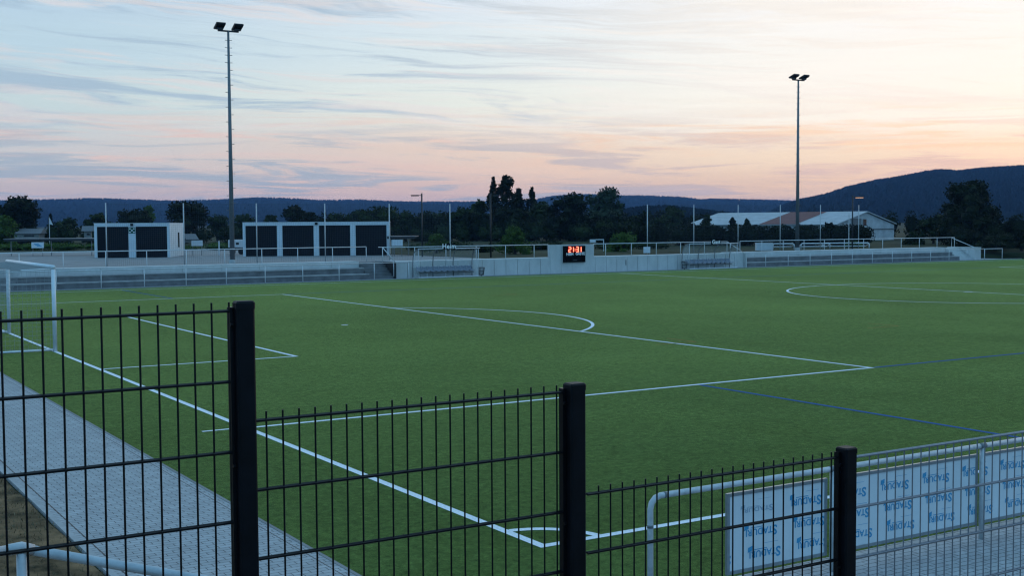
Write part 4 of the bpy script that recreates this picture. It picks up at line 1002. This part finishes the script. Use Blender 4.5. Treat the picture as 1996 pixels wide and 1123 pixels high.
# undergrowth belts between and below the trees
def belt(path, hgt, dep, n_leaf, tone, lsize, seed, label, lo_=.5):
    g_ = np.random.default_rng(seed); P_ = np.array(path, float); seg = np.linalg.norm(np.diff(P_, axis=0), axis=1); cs = np.concatenate([[0], np.cumsum(seg)])
    nl = int(cs[-1] / .9); lob = []
    for i in range(nl):
        s_ = g_.uniform(0, cs[-1]); px = np.interp(s_, cs, P_[:, 0]); py = np.interp(s_, cs, P_[:, 1])
        h_ = hgt * g_.uniform(lo_, 1.0); lob.append((px + g_.normal(0, dep * .3), py + g_.normal(0, dep * .3), h_ * .5, g_.uniform(.8, 1.7), g_.uniform(.8, 1.7), h_ * .5))
    lob = np.array(lob); idx = g_.integers(0, nl, n_leaf); d = g_.normal(size=(n_leaf, 3)); d /= np.linalg.norm(d, axis=1)[:, None]
    c_ = lob[idx, :3] + d * lob[idx, 3:6] * (1 - np.abs(g_.normal(0, .2, n_leaf)))[:, None]; c_[:, 2] = np.abs(c_[:, 2]) + 1.0
    a = g_.normal(size=(n_leaf, 3)); a /= np.linalg.norm(a, axis=1)[:, None]; b = np.cross(a, g_.normal(size=(n_leaf, 3))); b /= np.linalg.norm(b, axis=1)[:, None]
    s_ = (lsize * g_.uniform(.6, 1.4, n_leaf))[:, None]
    mb = MB().raw(np.stack([c_ - a * s_, c_ + b * s_ * .6, c_ + a * s_, c_ - b * s_ * .6], 1).reshape(-1, 3), [(4 * i, 4 * i + 1, 4 * i + 2, 4 * i + 3) for i in range(n_leaf)])
    for lo in lob:
        k = 6; vv = []
        for i in range(1, 4):
            for j in range(k):
                th_ = math.pi * i / 4; ph_ = 2 * math.pi * j / k; vv.append((lo[0] + lo[3] * .75 * math.sin(th_) * math.cos(ph_), lo[1] + lo[4] * .75 * math.sin(th_) * math.sin(ph_), max(1.0, 1 + lo[2] + lo[5] * .75 * math.cos(th_))))
        mb.raw(vv, [(i * k + j, i * k + (j + 1) % k, (i + 1) * k + (j + 1) % k, (i + 1) * k + j) for i in range(2) for j in range(k)] + [tuple(range(k))[::-1], tuple(range(2 * k, 3 * k))])
    o = mb.build('undergrowth', LEAF[tone]); tag(o, label, 'undergrowth', None, 'stuff')
belt([(8, 175), (30, 168), (62, 160), (80, 142), (100, 125)], 3.2, 3, 26000, 1, .17, 1, 'dark undergrowth along the foot of the tree line')
belt([(60, 160), (80, 145), (98, 132), (106, 124)], 4.6, 3, 30000, 0, .17, 2, 'taller dark undergrowth under the central trees', .7)
belt([(76, 105), (92.3, 76.6)], 2.4, 1.2, 34000, 0, .10, 3, 'dark hedge in front of the barn', .88)
belt([(103.5, 76), (112, 70), (130, 60)], 3.4, 3, 22000, 0, .12, 4, 'dark thicket in the right background')
belt([(96, 72), (103, 62), (112, 52)], 2.3, 2, 14000, 0, .10, 5, 'low dark thicket beyond the pitch end at right')
belt([(16, 132), (28, 120), (38, 108)], .9, 2, 9000, 2, .10, 6, 'grassy weeds behind the plaza')
belt([(42, 100), (56, 92), (70, 84)], .9, 3, 9000, 1, .09, 7, 'dry weeds in the field behind the wall')
belt([(84, 160), (110, 134), (128, 110), (150, 96)], 4.2, 3, 26000, 0, .17, 8, 'dark undergrowth behind the barn', .7)

belt([(126.5, 96), (129, 90), (131, 84)], 2.6, 1.5, 8000, 0, .14, 9, 'dark scrub right of the barn', .7)

# ------------------------------------------------------------------ hills
RIDGE_FAR = [(120, 50), (104, 62), (96, 52), (88.23, 56.5), (84.55, 61.5), (80.62, 63.1), (79.19, 65.6), (77.94, 66.8), (76.88, 69.4), (75.6, 66.8), (73.64, 62.9), (72.31, 64.1), (70.96, 66.5), (69.83, 70.3), (68.46, 68.8), (67.08, 63.3), (65.22, 64.3), (63.81, 60.0), (62.17, 58.2), (60.16, 57.6), (58.15, 58.3), (57.03, 63.1), (56.37, 70.8), (55.3, 75.6), (53.42, 72.2), (52.9, 70.6), (52.01, 70.2), (50.38, 65.5), (49.86, 62.6), (49.56, 58.6), (49.22, 61.0), (48.06, 59.1), (46.92, 57.2), (45.79, 54.0), (44.21, 50.5), (40.92, 46.1), (35.69, 42.8), (28.09, 37.4), (15, 40), (0, 50)]
RIDGE_RIGHT = [(47.3, 3), (45.78, 28.2), (45.11, 34.9), (44.22, 40.6), (43.11, 52.3), (42.01, 60.8), (40.93, 66.3), (39.86, 73.1), (39.22, 75.6), (38.38, 73.6), (37.86, 75.5), (36.93, 77.7), (35.79, 79.0), (33.72, 78.1), (29.92, 65.9), (24.68, 45.0), (18.04, 30.2), (8, 10)]
RIDGE_NEAR = [(55.5, 1), (54.6, 3.4), (53.3, 9.6), (52.48, 12.5), (51.07, 13.5), (49.21, 9.6), (47.6, 6.1), (46.46, 3.8), (44, 1)]
def hill(name, prof, D, depth, seed, label, tree_h, ncol):
    g_ = np.random.default_rng(seed); A = np.array(sorted(prof)); az0, az1 = A[0, 0], A[-1, 0]
    azs = np.linspace(az0, az1, ncol); top = np.interp(azs, A[:, 0], A[:, 1]) - tree_h * .6
    k = np.ones(5) / 5; top = np.convolve(np.pad(top, 2, 'edge'), k, 'valid')
    rows = 26; v = []
    for j in range(rows):
        q = j / (rows - 1); prof_ = math.sin(q * math.pi / 2 / .8) if q < .8 else math.cos((q - .8) / .2 * math.pi / 2)
        dist = D - depth * .8 + depth * q
        zz = top * prof_ * (dist / D if q < .8 else 1) + g_.normal(0, .35, ncol) * (D / 3200) - (0 if q > 0 else 3)
        for i in range(ncol):
            a = R_(azs[i]); v.append((CAM.x + dist * math.cos(a), CAM.y + dist * math.sin(a), zz[i] if q > 0 else -2))
    fs = [(j * ncol + i, j * ncol + i + 1, (j + 1) * ncol + i + 1, (j + 1) * ncol + i) for j in range(rows - 1) for i in range(ncol - 1)]
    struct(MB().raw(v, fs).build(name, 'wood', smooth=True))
    # trees of the forest: narrow cones and blobs on the slope, densest on the crest
    nt_ = int(ncol * 22); q = np.concatenate([g_.uniform(.76, .84, nt_ // 2), g_.uniform(.1, .8, nt_ - nt_ // 2)]); a = g_.uniform(az0, az1, nt_)
    dist = D - depth * .8 + depth * q; tp = np.interp(a, azs, top)
    pf = np.where(q < .8, np.sin(np.clip(q, 0, .8) * np.pi / 1.6), np.cos((q - .8) / .2 * np.pi / 2)); zz = tp * pf * np.where(q < .8, dist / D, 1) - 1.5
    hh = tree_h * g_.uniform(.5, 1.25, nt_); ww = hh * g_.uniform(.2, .38, nt_)
    cx = CAM.x + dist * np.cos(np.radians(a)); cy = CAM.y + dist * np.sin(np.radians(a))
    V = []
    for kx in range(5):
        an = 2 * np.pi * kx / 5; V.append(np.stack([cx + ww * np.cos(an), cy + ww * np.sin(an), zz + hh * .25], -1))
    for kx in range(5):
        an = 2 * np.pi * (kx + .5) / 5; V.append(np.stack([cx + ww * .6 * np.cos(an), cy + ww * .6 * np.sin(an), zz + hh * .75], -1))
    V.append(np.stack([cx, cy, zz + hh], -1)); V = np.stack(V, 1).reshape(-1, 3)
    fs = []
    for i in range(nt_):
        b = 11 * i
        for kx in range(5): fs.append((b + kx, b + (kx + 1) % 5, b + 5 + kx)); fs.append((b + (kx + 1) % 5, b + 5 + (kx + 1) % 5, b + 5 + kx)); fs.append((b + 5 + kx, b + 5 + (kx + 1) % 5, b + 10))
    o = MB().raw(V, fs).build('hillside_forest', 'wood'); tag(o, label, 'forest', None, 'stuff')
hill('hill', RIDGE_FAR, 3200, 1500, 11, 'blue hazy forest covering the far ridge', 6, 1500)
hill('hill', RIDGE_RIGHT, 1900, 1000, 12, 'dark blue forest covering the big hill at right', 6, 1200)
hill('hill', RIDGE_NEAR, 900, 350, 13, 'dark wooded rise in the middle distance', 7, 220)

# ------------------------------------------------------------------ haze
hz = bpy.data.materials.new('haze_air'); hz.use_nodes = True; t = hz.node_tree
for n in list(t.nodes):
    if n.type != 'OUTPUT_MATERIAL': t.nodes.remove(n)
pv = t.nodes.new('ShaderNodeVolumePrincipled'); pv.inputs['Color'].default_value = (.29, .52, .96, 1); pv.inputs['Density'].default_value = .000125; pv.inputs['Anisotropy'].default_value = 0
t.links.new(pv.outputs[0], [n for n in t.nodes if n.type == 'OUTPUT_MATERIAL'][0].inputs['Volume'])
MT['haze'] = hz
o = MB().box(-4300, 4300, -4300, 4300, -5, 100).build('haze', 'haze'); o['kind'] = 'stuff'; o['label'] = 'thin blue evening haze over the valley'; o['category'] = 'haze'
